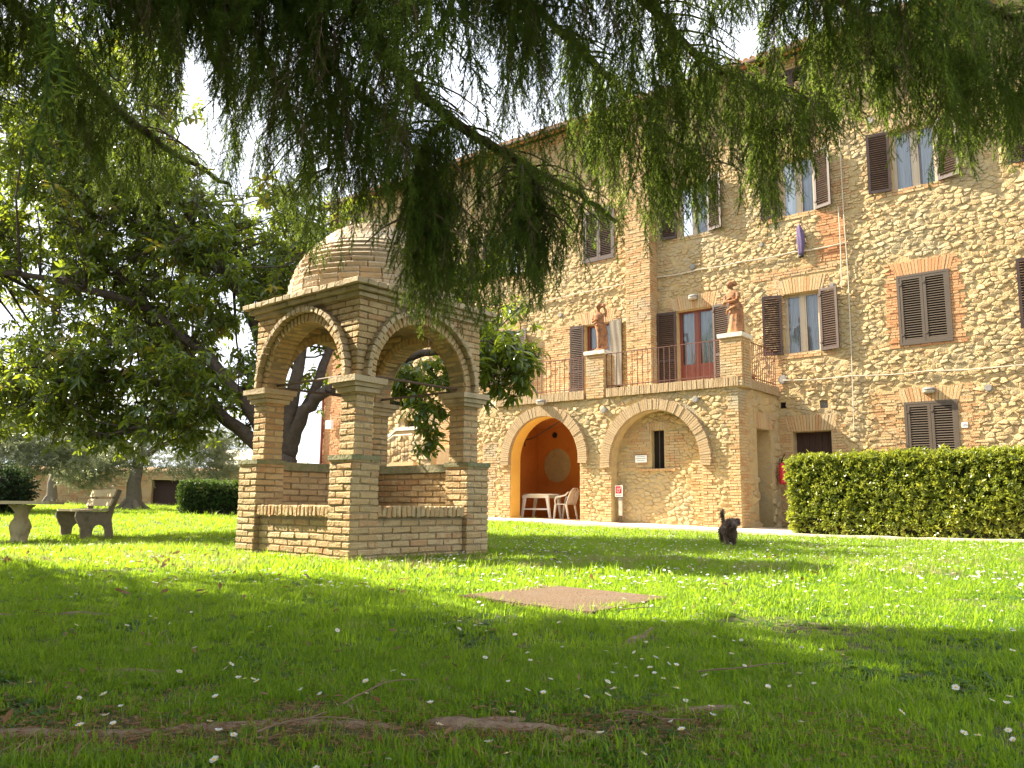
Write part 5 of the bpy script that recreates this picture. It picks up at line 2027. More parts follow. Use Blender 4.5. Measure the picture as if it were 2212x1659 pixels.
        for j in range(0, 5):
            n = int(L / 5 / .085) + 1
            for i in range(n):
                p = c[j] + (c[j + 1] - c[j]) * random.random()
                s = Vector((-d.y, d.x, 0)) * random.choice((-1, 1)) * random.uniform(0, .8)
                for h in range(3):
                    put(p + s * random.random() + Vector((0, 0, -.26 * h - .05)), .3, random.uniform(1.2, 1.6))
    for k in range(70):                     # long boughs over the lawn, above the view, added to block skylight
        a = random.uniform(-1.25, .75)
        z0 = random.uniform(4.6, 7.6)
        L = random.uniform(5.5, 9.5)
        d = Vector((math.cos(a), math.sin(a), 0))
        p0 = TRUNK + Vector((0, 0, z0))
        c = [p0 + d * L * t + Vector((0, 0, .7 * t - 1.6 * t * t)) for t in (0, .2, .4, .6, .8, 1)]
        if any(-250 < x < 2460 and -160 < y < 1659 for x, y, _z in [view_of(q + Vector((0, 0, -.6))) for q in c[1:]]):
            continue
        up.tube([q - TRUNK for q in c], [.06, .05, .04, .03, .02, .01], 6)
        for j in range(1, 5):
            n = int(L / 5 / .085) + 1
            for i in range(n):
                p = c[j] + (c[j + 1] - c[j]) * random.random()
                s = Vector((-d.y, d.x, 0)) * random.choice((-1, 1)) * random.uniform(0, .85)
                for h in range(2):
                    put(p + s * random.random() + Vector((0, 0, -.26 * h - .05)), .3, random.uniform(1.2, 1.6))
    up.build('upper_boughs', M_BARK, spruce, smooth=True, kind='stuff')
    twigs.build('side_twigs', M_TWIG, spruce, kind='stuff')
    src = [twig_mesh(f'spruce_twig_{k}', 100 + k, dens=370 - 22 * k) for k in range(7)]
    src += [twig_mesh(f'spruce_twig_bare_{k}', 120 + k, dens=45, mt=M_TWIG, subs=9) for k in range(2)]
    idx = [7 + random.randrange(2) if random.random() < .13 else random.randrange(7) for _ in T]
    scatter('foliage', src, [tuple(t) for t in T], R, Sc, spruce, IDX=idx)
    print('spruce twigs', len(T))


spruce_parts()


def roots():
    def strip(pts, r, sink):
        Q = []
        for (x, y) in pts:
            Q.append((x, y))
        m = MB()
        P = []
        for k in range(len(Q) - 1):
            for j in range(6):
                t = j / 6
                x, y = Q[k][0] + (Q[k + 1][0] - Q[k][0]) * t, Q[k][1] + (Q[k + 1][1] - Q[k][1]) * t
                P.append(Vector((x, y + .015 * math.sin(9 * x) + .02 * noise.noise(Vector((x * 7, 1, 4))), gz(x, y) - sink + .026 * noise.noise(Vector((x * 4.2, y * 5, 1))))) - TRUNK)
        n = len(P)
        m.tube(P, [r * (1 - .55 * k / n) * (1 + .45 * noise.noise(Vector((k * .37, r * 30, 0)))) for k in range(n)], 9)
        m.build('root', M_ROOT, spruce, smooth=True)
    strip([(-4.6, 3.3), (-2.6, 2.35), (-1.4, 1.98), (-.95, 2.03), (-.55, 2.11), (-.18, 2.10), (.12, 2.19), (.40, 2.24), (.66, 2.3)], .038, .014)
    strip([(-4.7, 3.2), (-2.4, 2.0), (-1.25, 1.83), (-.78, 1.93), (-.45, 2.0)], .034, .012)
    strip([(-.2, 2.12), (.05, 2.05), (.24, 2.0)], .03, .006)
    strip([(-4.6, 3.6), (-2.8, 3.1), (-1.3, 2.75), (-.6, 2.66)], .030, .008)
    strip([(.42, 3.3), (.58, 3.65), (.70, 3.95), (.80, 4.05)], .03, .018)
    strip([(-4.7, 3.9), (-2.9, 3.9), (-1.6, 4.1)], .04, .012)


roots()

# ------------------------------------------------------------------ the magnolia behind the well house
MG = Vector((-3.70, 12.9, 0)); MG.z = gz(MG.x, MG.y)


def magnolia_tree():
    t = thing('magnolia_tree', 'large magnolia with glossy dark leaves and leaning dark trunks behind the well house', 'tree', MG)
    o = MG
    tr = MB()
    tr.tube([Vector(p) - o for p in ((-3.75, 12.9, -.1), (-3.72, 12.9, .2), (-3.62, 12.9, .9), (-3.50, 12.95, 1.25))], [.34, .27, .20, .18], 12)
    tr.build('trunk', M_MBARK, t, smooth=True)
    L = [([(-3.52, 12.95, 1.1), (-3.25, 12.9, 2.0), (-2.9, 12.9, 2.3), (-2.5, 12.8, 2.55), (-1.6, 12.6, 2.75), (-.7, 12.4, 2.95), (.0, 12.2, 2.75)], .115),
         ([(-3.52, 12.95, 1.1), (-3.48, 13.0, 2.2), (-3.38, 13.1, 3.1), (-3.3, 13.3, 4.2), (-3.6, 13.8, 5.4)], .125),
         ([(-3.54, 12.95, 1.15), (-3.15, 13.2, 2.5), (-2.9, 13.4, 3.4), (-2.4, 13.9, 4.4)], .10),
         ([(-3.60, 12.95, 1.0), (-4.2, 13.2, 1.62), (-5.0, 13.5, 2.1), (-5.9, 13.8, 2.5), (-7.2, 14.0, 2.75), (-8.6, 14.2, 2.8)], .13),
         ([(-3.58, 12.95, 1.1), (-4.3, 13.3, 2.1), (-5.2, 13.9, 3.0), (-6.4, 14.5, 3.9), (-7.6, 14.8, 5.0)], .12),
         ([(-3.50, 13.0, 1.2), (-4.0, 13.9, 2.6), (-4.9, 14.8, 4.2), (-6.1, 15.2, 5.8), (-7.0, 15.2, 7.2)], .14),
         ([(-5.0, 14.85, 4.4), (-6.4, 15.4, 5.6), (-7.9, 15.8, 6.9), (-8.8, 15.8, 8.0)], .10),
         ([(-2.9, 12.9, 2.3), (-2.3, 12.9, 2.2), (-1.7, 12.7, 2.05), (-1.15, 12.6, 1.95)], .06),
         ([(-6.4, 14.5, 3.9), (-8.0, 14.3, 4.4), (-9.6, 14.4, 4.6)], .09),
         ([(-5.0, 13.5, 2.1), (-5.4, 13.3, 1.75), (-6.2, 13.3, 1.7)], .05)]
    nodes = []
    for pts, r in L:
        m = MB()
        P = [Vector(p) for p in pts]
        n = len(P)
        Q = []
        for k in range(n - 1):
            for j in range(4):
                Q.append(P[k] + (P[k + 1] - P[k]) * (j / 4) + Vector((random.gauss(0, .02), random.gauss(0, .02), random.gauss(0, .02))) * (0 if k == 0 and j == 0 else 1))
        Q.append(P[-1])
        m.tube([q - o for q in Q], [r * (1 - .72 * k / len(Q)) for k in range(len(Q))], 9)
        m.build('limb', M_MBARK, t, smooth=True)
        nodes += Q[3:]
    # crown: leaf tips gathered in clumps at the ends of small branches
    clumps = []

    def sun_ok(p):
        s = (p.z - 1.9) if p.z > 1.9 else 0
        x, y = p.x + 1.13 * s, p.y - .49 * s
        if -3.3 < x < -1.0 and 7.3 < y < 9.9:
            return False
        if p.z > 3:
            s = p.z - 3.1
            x, y = p.x + 1.13 * s, p.y - .49 * s
            if -2.9 < x < -.5 and 8.1 < y < 10.5:
                return False
        # the lawn before the well house and to its right lies in the sun
        x, y = p.x + 1.13 * p.z, p.y - .49 * p.z
        if y < 9.2 and x > -4.2:
            return False
        if x > 3.2:
            return random.random() < .1
        return True
    tries = 0
    while len(clumps) < 390 and tries < 16000:
        tries += 1
        a = Vector((random.gauss(0, 1), random.gauss(0, 1), random.gauss(0, 1))).normalized() * random.random() ** .4
        p = Vector((-6.9 + 4.8 * a.x, 15.2 + 2.6 * a.y, 5.8 + 4.7 * a.z))
        if noise.noise(p * .6) < -.16:
            continue
        if p.z < 1.9 + .3 * noise.noise(p):
            continue
        x, y, d = view_of(p)
        if y < float(np.interp(x, [-200, 325, 385, 430, 470, 640, 700, 740, 1010, 1200], [-500, -500, 200, 340, 440, 400, 440, 400, 520, 700])):
            continue
        if 520 < x < 700 and y > 870:
            continue
        if not sun_ok(p):
            continue
        clumps.append((p, random.uniform(.35, .62), 13))
    for k in range(120):                    # low skirt over the lawn at the far side
        p = Vector((random.uniform(-9.6, -4.2), random.uniform(12.6, 14.2), random.uniform(1.6, 3.0)))
        if sun_ok(p):
            clumps.append((p, .38, 9))
    for k in range(26):                     # the spray that reaches past the well house towards the terrace
        f = random.random()
        p = Vector((-1.7 + 2.0 * f + random.gauss(0, .16), 12.5 - .3 * f + random.gauss(0, .25), 2.45 + .30 * f + random.gauss(0, .25)))
        clumps.append((p, .26, 9))
    for p in ((-1.25, 12.5, 1.65), (-1.1, 12.5, 1.95), (-1.35, 12.5, 2.2), (-.9, 12.4, 2.4), (-1.55, 12.5, 2.5), (.15, 12.2, 2.55), (.25, 12.2, 2.8), (-.15, 12.3, 3.1), (-1.25, 12.6, 1.45)):
        clumps.append((Vector(p), .20, 9))
    for p in ((-2.6, 13.2, 3.7), (-2.3, 13.6, 4.2), (-2.9, 13.4, 4.5), (-3.4, 13.6, 5.0), (-3.2, 13.8, 5.6), (-2.0, 13.9, 4.6), (-1.4, 13.6, 4.1), (-.9, 13.6, 3.9), (-1.8, 13.3, 3.4), (-3.6, 13.4, 3.8), (-3.9, 13.7, 4.4), (-4.1, 13.3, 3.0),
              (-.5, 13.4, 4.4), (-.2, 13.6, 4.0), (.1, 13.2, 3.7), (-1.2, 13.8, 4.7), (-.3, 13.3, 3.4)):
        if sun_ok(Vector(p)):
            clumps.append((Vector(p), .5, 14))
    for k in range(70):                     # the high part against the sky
        p = Vector((random.uniform(-10.6, -6.3), random.uniform(14.2, 16.4), random.uniform(5.2, 9.8)))
        x, y, d = view_of(p)
        if y > float(np.interp(x, [0, 325, 385, 430], [-500, -300, 220, 340])):
            clumps.append((p, .55, 13))
    for k in range(46):                     # the part of the crown that rises behind the dome
        f = random.random()
        p = Vector((-4.9 + 4.0 * f, random.uniform(14.4, 15.8), 0))
        p.z = random.uniform(3.6, 5.4 - .8 * max(0, f - .55))
        clumps.append((p, .45, 11))
    for k in range(16):
        clumps.append((Vector((random.uniform(-1.25, -.15), random.uniform(14.3, 15.0), random.uniform(3.6, 4.9))), .32, 11))
    P, R, Sc = [], [], []
    br = MB()
    for c, rad, n in clumps:
        q = min(nodes, key=lambda v: (v - c).length + random.uniform(0, .5))
        mid = (q + c) / 2 + Vector((random.gauss(0, .12), random.gauss(0, .12), random.gauss(0, .10) - .05))
        l = (q - c).length
        if l < 4.5:
            br.tube([q - o, mid - o, c - o], [.012 + .008 * l, .011 + .003 * l, .007], 5, cap=False)
        for k in range(n):
            d = Vector((random.gauss(0, 1), random.gauss(0, 1), random.gauss(0, .8))).normalized() * rad * random.uniform(.25, 1.15)
            p = c + d
            br.tube([c - o, (c + p) / 2 - o + Vector((0, 0, -.02)), p - o + Vector((0, 0, -.1))], [.008, .006, .004], 3, cap=False)
            P.append(p - o); R.append((random.gauss(0, .45), random.gauss(0, .45), random.uniform(0, 6.28))); Sc.append(random.uniform(.8, 1.2))
    br.build('small_branches', M_MBARK, t, kind='stuff')
    src = [rosette_mesh(f'magnolia_rosette_{k}', 300 + k, M_LEAF, n=8, L=.165, W=.052) for k in range(6)] + [rosette_mesh('magnolia_rosette_9', 309, M_LEAFY, n=5)]
    idx = [6 if random.random() < .035 else random.randrange(6) for _ in P]
    scatter('foliage', src, [tuple(p) for p in P], R, Sc, t, IDX=idx)
    # single leaves on the near side, each of its own
    lm = []
    for k in range(5):
        V, F = [], []
        leaf_strip(V, F, np.array([0, 0, 0.]), np.array([1., 0, 0]), (0, 0, 1), .21, .066, curl=.12 + .1 * k, fold=.30, n=4)
        lm.append(np_mesh('leaf', np.array(V), np.array(F), M_LEAF if k else M_LEAFY, smooth=True))
    order = sorted(range(len(P)), key=lambda i: ((P[i] + o) - CAM_O).length)
    cnt = 0
    for i in order:
        x, y, d = view_of(P[i] + o)
        if not (5 < x < 2200 and 5 < y < 1000):
            continue
        for k in range(3):
            if cnt < 300:
                a = random.uniform(0, 6.28)
                link('leaf', lm[0 if random.random() < .05 else random.randrange(1, 5)], t, P[i] + Vector((.05 * math.cos(a), .05 * math.sin(a), -.03)), (random.gauss(0, .3), random.uniform(-.1, .9), a), (1, 1, 1))
                cnt += 1
    print('magnolia rosettes', len(P), 'clumps', len(clumps))


magnolia_tree()


# ------------------------------------------------------------------ olives and low planting on the far lawn
OLV = [spray_mesh(f'olive_spray_{k}', 500 + k, M_OLIVE, n=30, L=.075, W=.015, length=.38, spread=.8) for k in range(5)]


def olive(x, y, label, limbs, blobs, r0=.26):
    o = Vector((x, y, gz(x, y)))
    t = thing('olive_tree', label, 'tree', o, 0, 'olive trees on the far lawn')
    tr = MB()
    tr.tube([(-.05, 0, -.15), (.0, 0, .0), (.03, .03, .35), (.0, .0, .8), (.08, 0, 1.25)], [r0 * 1.75, r0 * 1.25, r0 * .9, r0 * .75, r0 * .62], 12)
    for a in range(4):
        an = a * 1.7 + .4
        tr.tube([(math.cos(an) * r0 * 2.3, math.sin(an) * r0 * 2.3, -.05), (math.cos(an) * r0 * 1.2, math.sin(an) * r0 * 1.2, .10), (0, 0, .5)], [r0 * .22, r0 * .35, r0 * .3], 7)
    tr.build('trunk', M_OBARK, t, smooth=True)
    for pts, r in limbs:
        m = MB(); m.tube(pts, [r * (1 - .6 * k / len(pts)) for k in range(len(pts))], 8); m.build('limb', M_OBARK, t, smooth=True)
    P, R, Sc = [], [], []
    for (bx, by, bz, rx, ry, rz, n) in blobs:
        k = 0
        while k < n:
            a = np.array([random.gauss(0, 1) for _ in range(3)]); a /= np.linalg.norm(a); a *= random.random() ** .45
            p = Vector((bx + rx * a[0], by + ry * a[1], bz + rz * a[2]))
            k += 1
            if noise.noise((p + o) * 1.3) < -.22:
                continue
            P.append(p); R.append((random.uniform(.5, 2.6), random.gauss(0, .5), random.uniform(0, 6.28))); Sc.append(random.uniform(.8, 1.25))
    scatter('foliage', OLV, [tuple(p) for p in P], R, Sc, t)


olive(-11.3, 25.0, 'grey olive tree with forked trunk and spreading crown behind the slatted bench',
      [([(.08, 0, 1.2), (.2, 0, 1.55), (.5, .1, 1.85), (.95, .1, 2.05), (1.45, .1, 2.35)], .13), ([(.08, 0, 1.2), (.0, 0, 1.7), (-.35, 0, 2.0), (-.65, .1, 2.3), (-.8, .1, 2.9)], .13),
       ([(.06, 0, 1.2), (.2, .2, 2.2), (.3, .3, 3.1)], .10), ([(-.5, 0, 2.1), (-1.1, .1, 2.15)], .05)],
      [(-.9, .3, 1.65, 1.8, 1.0, .85, 1250), (1.7, .3, 1.9, 1.6, 1.1, 1.1, 1550), (.2, .2, 2.9, 1.9, 1.2, .8, 560), (2.5, .2, 1.6, .9, .8, 1.0, 420), (-1.4, -.2, 1.15, .8, .6, .55, 420)])
olive(-14.2, 22.5, 'silvery olive tree with dense low crown behind the stone table',
      [([(.08, 0, 1.2), (.4, 0, 1.9), (.9, .1, 2.6)], .12), ([(.05, 0, 1.2), (-.4, 0, 1.9), (-1.0, .1, 2.5)], .12)],
      [(.9, -.2, 1.8, 1.7, 1.1, 1.0, 1600), (-.8, .0, 2.0, 1.8, 1.1, 1.1, 1200), (2.1, .1, 1.5, .9, .7, .65, 620)])
olive(-16.5, 30.0, 'smaller olive tree farther back by the garden wall', [([(.08, 0, 1.2), (.3, 0, 2.0), (.6, 0, 2.8)], .10)],
      [(.3, 0, 2.7, 2.0, 1.3, 1.2, 560)], .2)

HSRC = [spray_mesh(f'hedge_spray_{k}', 600 + k, M_HEDGE, n=11, L=.062, W=.027, length=.09, spread=1.2) for k in range(6)]
BSRC = [spray_mesh(f'box_spray_{k}', 620 + k, M_BOX, n=20, L=.032, W=.018, length=.10, spread=1.0) for k in range(4)]
DSRC = [spray_mesh(f'bush_spray_{k}', 640 + k, M_BUSH, n=18, L=.055, W=.022, length=.20, spread=1.0) for k in range(4)]


def hedge(name, label, corner, ang, Lx, Ly, H, src, n, mcore, jitter=.07, sink=.0, group=None):
    o = Vector((corner[0], corner[1], gz(*corner)))
    t = thing(name, label, 'hedge', o, ang, group)
    ca, sa = math.cos(ang), math.sin(ang)
    c = MB()
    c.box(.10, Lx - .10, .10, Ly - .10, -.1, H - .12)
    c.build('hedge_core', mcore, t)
    P, R, Sc = [], [], []
    areas = [Lx * H, Lx * H, Ly * H, Ly * H, Lx * Ly]
    tot = sum(areas)
    for k in range(n):
        u = random.random() * tot
        f = 0
        while u > areas[f]:
            u -= areas[f]; f += 1
        a, b = random.random(), random.random()
        d = abs(random.gauss(0, jitter))
        w = .05 * noise.noise(Vector((a * Lx * 1.4, b * 3, f * 7)))
        if f == 0:
            p, nr = (a * Lx, d + w, b * H), (0, -1, .15)
        elif f == 1:
            p, nr = (a * Lx, Ly - d - w, b * H), (0, 1, .15)
        elif f == 2:
            p, nr = (d + w, a * Ly, b * H), (-1, 0, .15)
        elif f == 3:
            p, nr = (Lx - d - w, a * Ly, b * H), (1, 0, .15)
        else:
            p, nr = (a * Lx, b * Ly, H - d * .8 + w + (.05 if random.random() < .08 else 0)), (0, 0, 1)
        if p[2] < .16 and random.random() < .65:
            continue
        nv = (Vector(nr) + Vector((random.gauss(0, .45), random.gauss(0, .45), random.gauss(0, .45) + .25))).normalized()
        e = nv.to_track_quat('Z', 'Y').to_euler()
        e2 = (nv.to_track_quat('Z', 'Y') @ Euler((0, 0, random.uniform(0, 6.28))).to_quaternion()).to_euler()
        P.append(p); R.append((e2.x, e2.y, e2.z)); Sc.append(random.uniform(.75, 1.3))
    for k in range(int(Lx * 16)):           # stray shoots above the clipped top
        P.append((random.random() * Lx, random.random() * Ly, H + random.uniform(.0, .06))); R.append((random.gauss(0, .25), random.gauss(0, .25), random.uniform(0, 6.28))); Sc.append(random.uniform(.8, 1.5))
    scatter('foliage', src, P, R, Sc, t)
    m = MB()
    for k in range(int(Lx / .3)):
        x = .15 + .3 * k + random.uniform(-.05, .05)
        m.tube([(x, .22, -.1), (x + random.gauss(0, .05), .16, .3), (x + random.gauss(0, .1), .12, .6)], [.018, .014, .008], 5)
    m.build('stems', M_TWIG, t, kind='stuff')


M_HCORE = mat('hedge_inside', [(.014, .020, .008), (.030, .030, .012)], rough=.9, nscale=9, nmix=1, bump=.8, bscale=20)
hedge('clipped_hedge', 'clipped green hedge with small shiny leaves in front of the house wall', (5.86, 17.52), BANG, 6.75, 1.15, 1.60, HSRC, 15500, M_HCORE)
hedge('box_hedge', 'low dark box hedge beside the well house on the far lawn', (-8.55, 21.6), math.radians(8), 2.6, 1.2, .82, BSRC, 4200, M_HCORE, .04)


def bush(x, y, rx, ry, rz, n, label):
    o = Vector((x, y, gz(x, y)))
    t = thing('bush', label, 'bush', o)
    m = MB()
    for k in range(6):
        a = k * 1.05
        m.tube([(0, 0, -.1), (math.cos(a) * .2, math.sin(a) * .2, rz * .7), (math.cos(a) * rx * .6, math.sin(a) * ry * .6, rz * 1.4)], [.03, .022, .01], 5)
    m.build('stems', M_TWIG, t, kind='stuff')
    P, R, Sc = [], [], []
    for k in range(n):
        a = Vector((random.gauss(0, 1), random.gauss(0, 1), random.gauss(0, 1))).normalized()
        r = random.uniform(.75, 1.03) + .12 * noise.noise(a * 2.1)
        p = (a.x * rx * r, a.y * ry * r, rz + a.z * rz * r)
        e = (a + Vector((0, 0, .3))).to_track_quat('Z', 'Y').to_euler()
        P.append(p); R.append(tuple(e)); Sc.append(random.uniform(.9, 1.4))
    scatter('foliage', DSRC, P, R, Sc, t)
    c = MB(); c.ball((0, 0, rz), (rx * .72, ry * .72, rz * .74), 14, 9); c.build('dark_core', M_HCORE, t, smooth=True)  # solid near-black ball standing in for the shaded inside of the bush


bush(-12.35, 20.2, .62, .6, .52, 760, 'dark rounded evergreen bush behind the stone table')


def garden_wall():
    a, b = Vector((-24.0, 30.0, 0)), Vector((-8.6, 32.5, 0))
    an = math.atan2(b.y - a.y, b.x - a.x); L = (b - a).length
    o = Vector((a.x, a.y, .38))
    t = thing('garden_wall', 'low old brick garden wall with a dark doorway behind the olive trees', 'wall', o, an)
    fr = lambda c: o + Vector((math.cos(an) * c[0] - math.sin(an) * c[1], math.sin(an) * c[0] + math.cos(an) * c[1], c[2]))
    H = 1.30
    w = MB()
    holed_wall(w, 0, L, -.5, H, 0, [(10.5, 12.2, -.4, 1.02)], .35)
    w.box(0, L, .05, .3, -.5, H - .01) if False else None
    w.quad((0, 0, H), (L, 0, H), (L, .35, H), (0, .35, H))
    w.build('wall_core', M_MORTAR, t)
    d = MB(); d.box(10.5, 12.2, .30, .34, -.4, 1.02); d.build('doorway', M_DARKDOOR, t)
    global HOLES
    keep = HOLES
    HOLES = [(10.45, 12.25, -.4, 1.06)]
    bag = Pieces('brick', M_BRICK, t, fr, 300, 'brickwork')
    brick_zone(bag, 5.0, L, -.15, H, y=0, proud=.015, tooth_l=0, tooth_r=0, zone=False, course=.09)
    bag.finish()
    HOLES = keep
    c = MB(); c.prism([(-.08, H), (.45, H), (.42, H + .10), (.18, H + .2), (-.05, H + .08)], 'x', 0, L); c.build('coping', M_TILE, t)
    # lean-to roof at the far end
    r = MB()
    r.prism([(-.4, 1.55), (2.6, 2.3), (2.6, 2.38), (-.4, 1.63)], 'x', 12.6, L + .6)
    r.build('lean_to_roof', M_CAPST, t)
    q = MB(); q.box(12.8, L + .3, .36, 2.5, -.4, 1.6); q.build('lean_to', M_BRICK, t)


garden_wall()


# ------------------------------------------------------------------ bench, table, slab
def garden_bench():
    o = Vector((-7.84, 15.03, 0)); o.z = gz(o.x, o.y)
    # local: x along the bench (near end +x), the sitter faces -y
    a = math.atan2(-.76, .65)
    t = thing('garden_bench', 'weathered slatted wooden bench on dark concrete ends on the sunlit lawn', 'bench', o, a)
    L = 1.45

    def end(x):
        pts = [(-.26, .40), (-.27, .30)]
        # front foot scrolls, arch, back foot, back post
        prof = [(.30, .44), (.24, .44), (.24, .435), (-.28, .44), (-.29, .36), (-.25, .27), (-.20, .18), (-.19, .06), (-.20, -.06), (-.03, -.06), (-.02, .06)]
        n = 9
        for k in range(n + 1):
            th = math.pi - math.pi * k / n
            prof.append((.085 + .10 * math.cos(th), .12 + .11 * math.sin(th)))
        prof += [(.19, .06), (.20, -.06), (.31, -.06), (.31, .10), (.285, .22), (.27, .32), (.30, .50), (.36, .68), (.40, .80), (.36, .82), (.30, .80), (.26, .66), (.215, .50), (.20, .445)]
        prof = prof[3:]
        m = MB(); m.prism(prof, 'x', x - .035, x + .035)
        m.build('bench_end', M_CONC, t)
    end(.06); end(L - .06)
    for k in range(4):
        y = -.255 + .118 * k
        m = MB(); m.box(-.02, L + .02, y, y + .108, .445 + .004 * k, .478 + .004 * k, jit=.004); m.build('slat', M_PLANK, t)
    for (z, y) in ((.54, .205), (.70, .255)):
        m = MB()
        m.prism([(y, z), (y + .028, z - .004), (y + .068, z + .118), (y + .04, z + .122)], 'x', -.02, L + .02); m.build('back_slat', M_PLANK, t)
    for x in (.28, .72, 1.16):
        m = MB(); m.tube([(x, .20, .47), (x + .02, .245, .58), (x - .02, .29, .74), (x, .31, .83)], .011, 6); m.build('iron_strap', M_PLANK, t)
    m = MB(); m.tube([(1.05, .30, .80), (1.05, .325, .875), (1.12, .33, .885), (1.20, .325, .875), (1.20, .30, .80)], .009, 6); m.build('iron_strap', M_CABLE, t)


garden_bench()


def stone_table():
    o = Vector((-7.55, 12.95, 0)); o.z = gz(o.x, o.y)
    t = thing('stone_table', 'pale stone garden table on an urn shaped pedestal beside the bench', 'table', o, math.radians(12))
    m = MB(); m.prism([(-1.0, -.42), (.42, -.42), (.50, -.34), (.50, .34), (.42, .42), (-1.0, .42)], 'z', .592, .64)
    m.build('tabletop', M_TABLE, t)
    for x in (0, -.95):
        m = MB()
        m.loft([(x, 0, -.06, .15, .15), (x, 0, .03, .15, .15), (x, 0, .05, .115, .115), (x, 0, .10, .12, .12), (x, 0, .18, .14, .14), (x, 0, .25, .155, .155), (x, 0, .31, .14, .14), (x, 0, .38, .10, .10), (x, 0, .46, .092, .092),
                (x, 0, .53, .135, .135), (x, 0, .565, .18, .18), (x, 0, .583, .19, .19)], 22)
        m.build('pedestal', M_TABLE, t, smooth=True)
    o = Vector((-8.35, 12.9, 0)); o.z = gz(o.x, o.y)
    s = thing('stone_stool', 'curved stone seat partly cut off at the picture edge beside the table', 'bench', o, math.radians(12))
    m = MB(); m.prism([(-.5, -.2), (.40, -.2), (.40, .2), (-.5, .2)], 'z', .335, .385); m.build('seat', M_TABLE, s)
    m = MB(); m.prism([(.38, .335), (.20, .335), (.18, .2), (.22, .1), (.2, -.05), (.30, -.05), (.36, .12)], 'y', -.15, .15); m.build('leg', M_CONC, s)
    m = MB(); m.prism([(-.48, .335), (-.30, .335), (-.28, .2), (-.32, .1), (-.3, -.05), (-.40, -.05), (-.46, .12)], 'y', -.15, .15); m.build('leg', M_CONC, s)


stone_table()


def ground_slab():
    P = [(-.29, 4.92), (.25, 5.62), (.92, 4.94), (.40, 4.20)]
    c = Vector((.335, 4.92, 0)); c.z = gz(c.x, c.y)
    t = link('paving_slab', None, None, c)
    tag(t, 'flat brown square slab lying in the sunlit grass', 'slab')
    m = MB()
    n = 14
    top = []
    for k in range(4):
        a, b = P[k], P[(k + 1) % 4]
        for j in range(n):
            f = j / n
            top.append((a[0] + (b[0] - a[0]) * f - c.x + random.gauss(0, .006), a[1] + (b[1] - a[1]) * f - c.y + random.gauss(0, .006)))
    m.prism(top, 'z', -.05, .022)
    m.build('slab', M_SLAB, t)


ground_slab()


# ------------------------------------------------------------------ the dog
def dog():
    o = Vector((3.12, 12.05, 0)); o.z = gz(o.x, o.y)
    # local: the dog walks towards -y, its tail at +y
    t = thing('dog', 'small shaggy dark brown dog walking over the lawn with its tail up', 'dog', o, math.radians(-6))
    t.scale = (.80, .84, .88)
    m = MB()
    # trunk: deep chest, narrow waist
    T_ = [((0, .26, .28), .085), ((0, .20, .29), .10), ((0, .08, .275), .098), ((0, -.04, .262), .112), ((0, -.15, .262), .118), ((0, -.22, .285), .098)]
    m.tube([p for p, r in T_], [r for p, r in T_], 14)
    m.ball((0, -.14, .25), (.105, .12, .125), 12, 9)
    # neck and head, turned a little to one side
    m.tube([(0, -.20, .30), (.015, -.27, .345), (.025, -.31, .375)], [.085, .07, .07], 12)
    m.ball((.03, -.335, .385), (.078, .085, .074), 14, 10)
    m.tube([(.032, -.38, .372), (.038, -.43, .352), (.040, -.455, .345)], [.052, .040, .030], 10)
    m.ball((.04, -.445, .330), (.030, .035, .022), 8, 6)
    for s in (-1, 1):                      # hanging ears
        m.tube([(.03 + s * .055, -.325, .435), (.03 + s * .098, -.335, .42), (.03 + s * .118, -.345, .36)], [.022, .030, .018], 8)
    # front legs: one forward
    for s, dy in ((-1, -.06), (1, .02)):
        m.tube([(s * .065, -.17, .26), (s * .072, -.155, .19), (s * .070, -.175 + dy * .6, .11), (s * .068, -.18 + dy, .05), (s * .068, -.195 + dy, .018), (s * .068, -.235 + dy, .016)], [.055, .044, .034, .030, .030, .024], 10)
    # hind legs: thigh, knee forward, hock back
    for s, dy in ((-1, .03), (1, -.03)):
        m.tube([(s * .065, .22, .28), (s * .078, .185 + dy, .19), (s * .072, .255 + dy, .105), (s * .070, .245 + dy, .04), (s * .070, .225 + dy, .018), (s * .070, .185 + dy, .016)], [.075, .056, .034, .028, .028, .022], 10)
    # tail carried up
    m.tube([(0, .27, .30), (-.03, .33, .38), (-.05, .34, .48), (-.045, .31, .57), (-.04, .28, .60)], [.030, .028, .028, .026, .014], 8)
    body = join_remesh('body', m, M_DOG, .012, t, 4)
    e = MB()
    for s in (-1, 1):
        e.ball((.034 + s * .030, -.402, .405), .0085, 8, 6)
    e.build('eyes', M_EYE, t, smooth=True)
    e = MB(); e.ball((.041, -.468, .352), (.014, .012, .011), 10, 7); e.build('nose', M_EYE, t, smooth=True)
    # shaggy coat
    me = body.data
    V, F, tn = [], [], []
    g = random.Random(5)
    polys = [p for p in me.polygons]
    w = [p.area for p in polys]
    for p in g.choices(polys, w, k=5200):
        c = p.center; nrm = p.normal
        if c.y < -.40 and c.z > .34:
            continue
        l = g.uniform(.018, .042) * (.8 if c.z < .14 else 1) * (1.3 if c.z > .42 and c.y > .2 else 1)
        d = (nrm * .75 + Vector((0, .18, -.75)) * .8 + Vector((g.gauss(0, .25), g.gauss(0, .25), g.gauss(0, .25)))).normalized()
        s = d.cross(nrm)
        if s.length < .05:
            continue
        s = s.normalized() * .0042
        mid = c + d * l * .55 + nrm * .006
        i = len(V)
        q = c - nrm * .003
        V += [q - s, q + s, mid + s * .8, mid - s * .8, c + d * l + Vector((0, 0, -.006))]
        F += [(i, i + 1, i + 2), (i, i + 2, i + 3), (i + 3, i + 2, i + 4)]
        tt = g.random(); tn += [tt, tt, tt]
    link('fur', np_mesh('fur', np.array([tuple(v) for v in V]), np.array(F), M_DOGFUR, tn), t, kind='stuff')


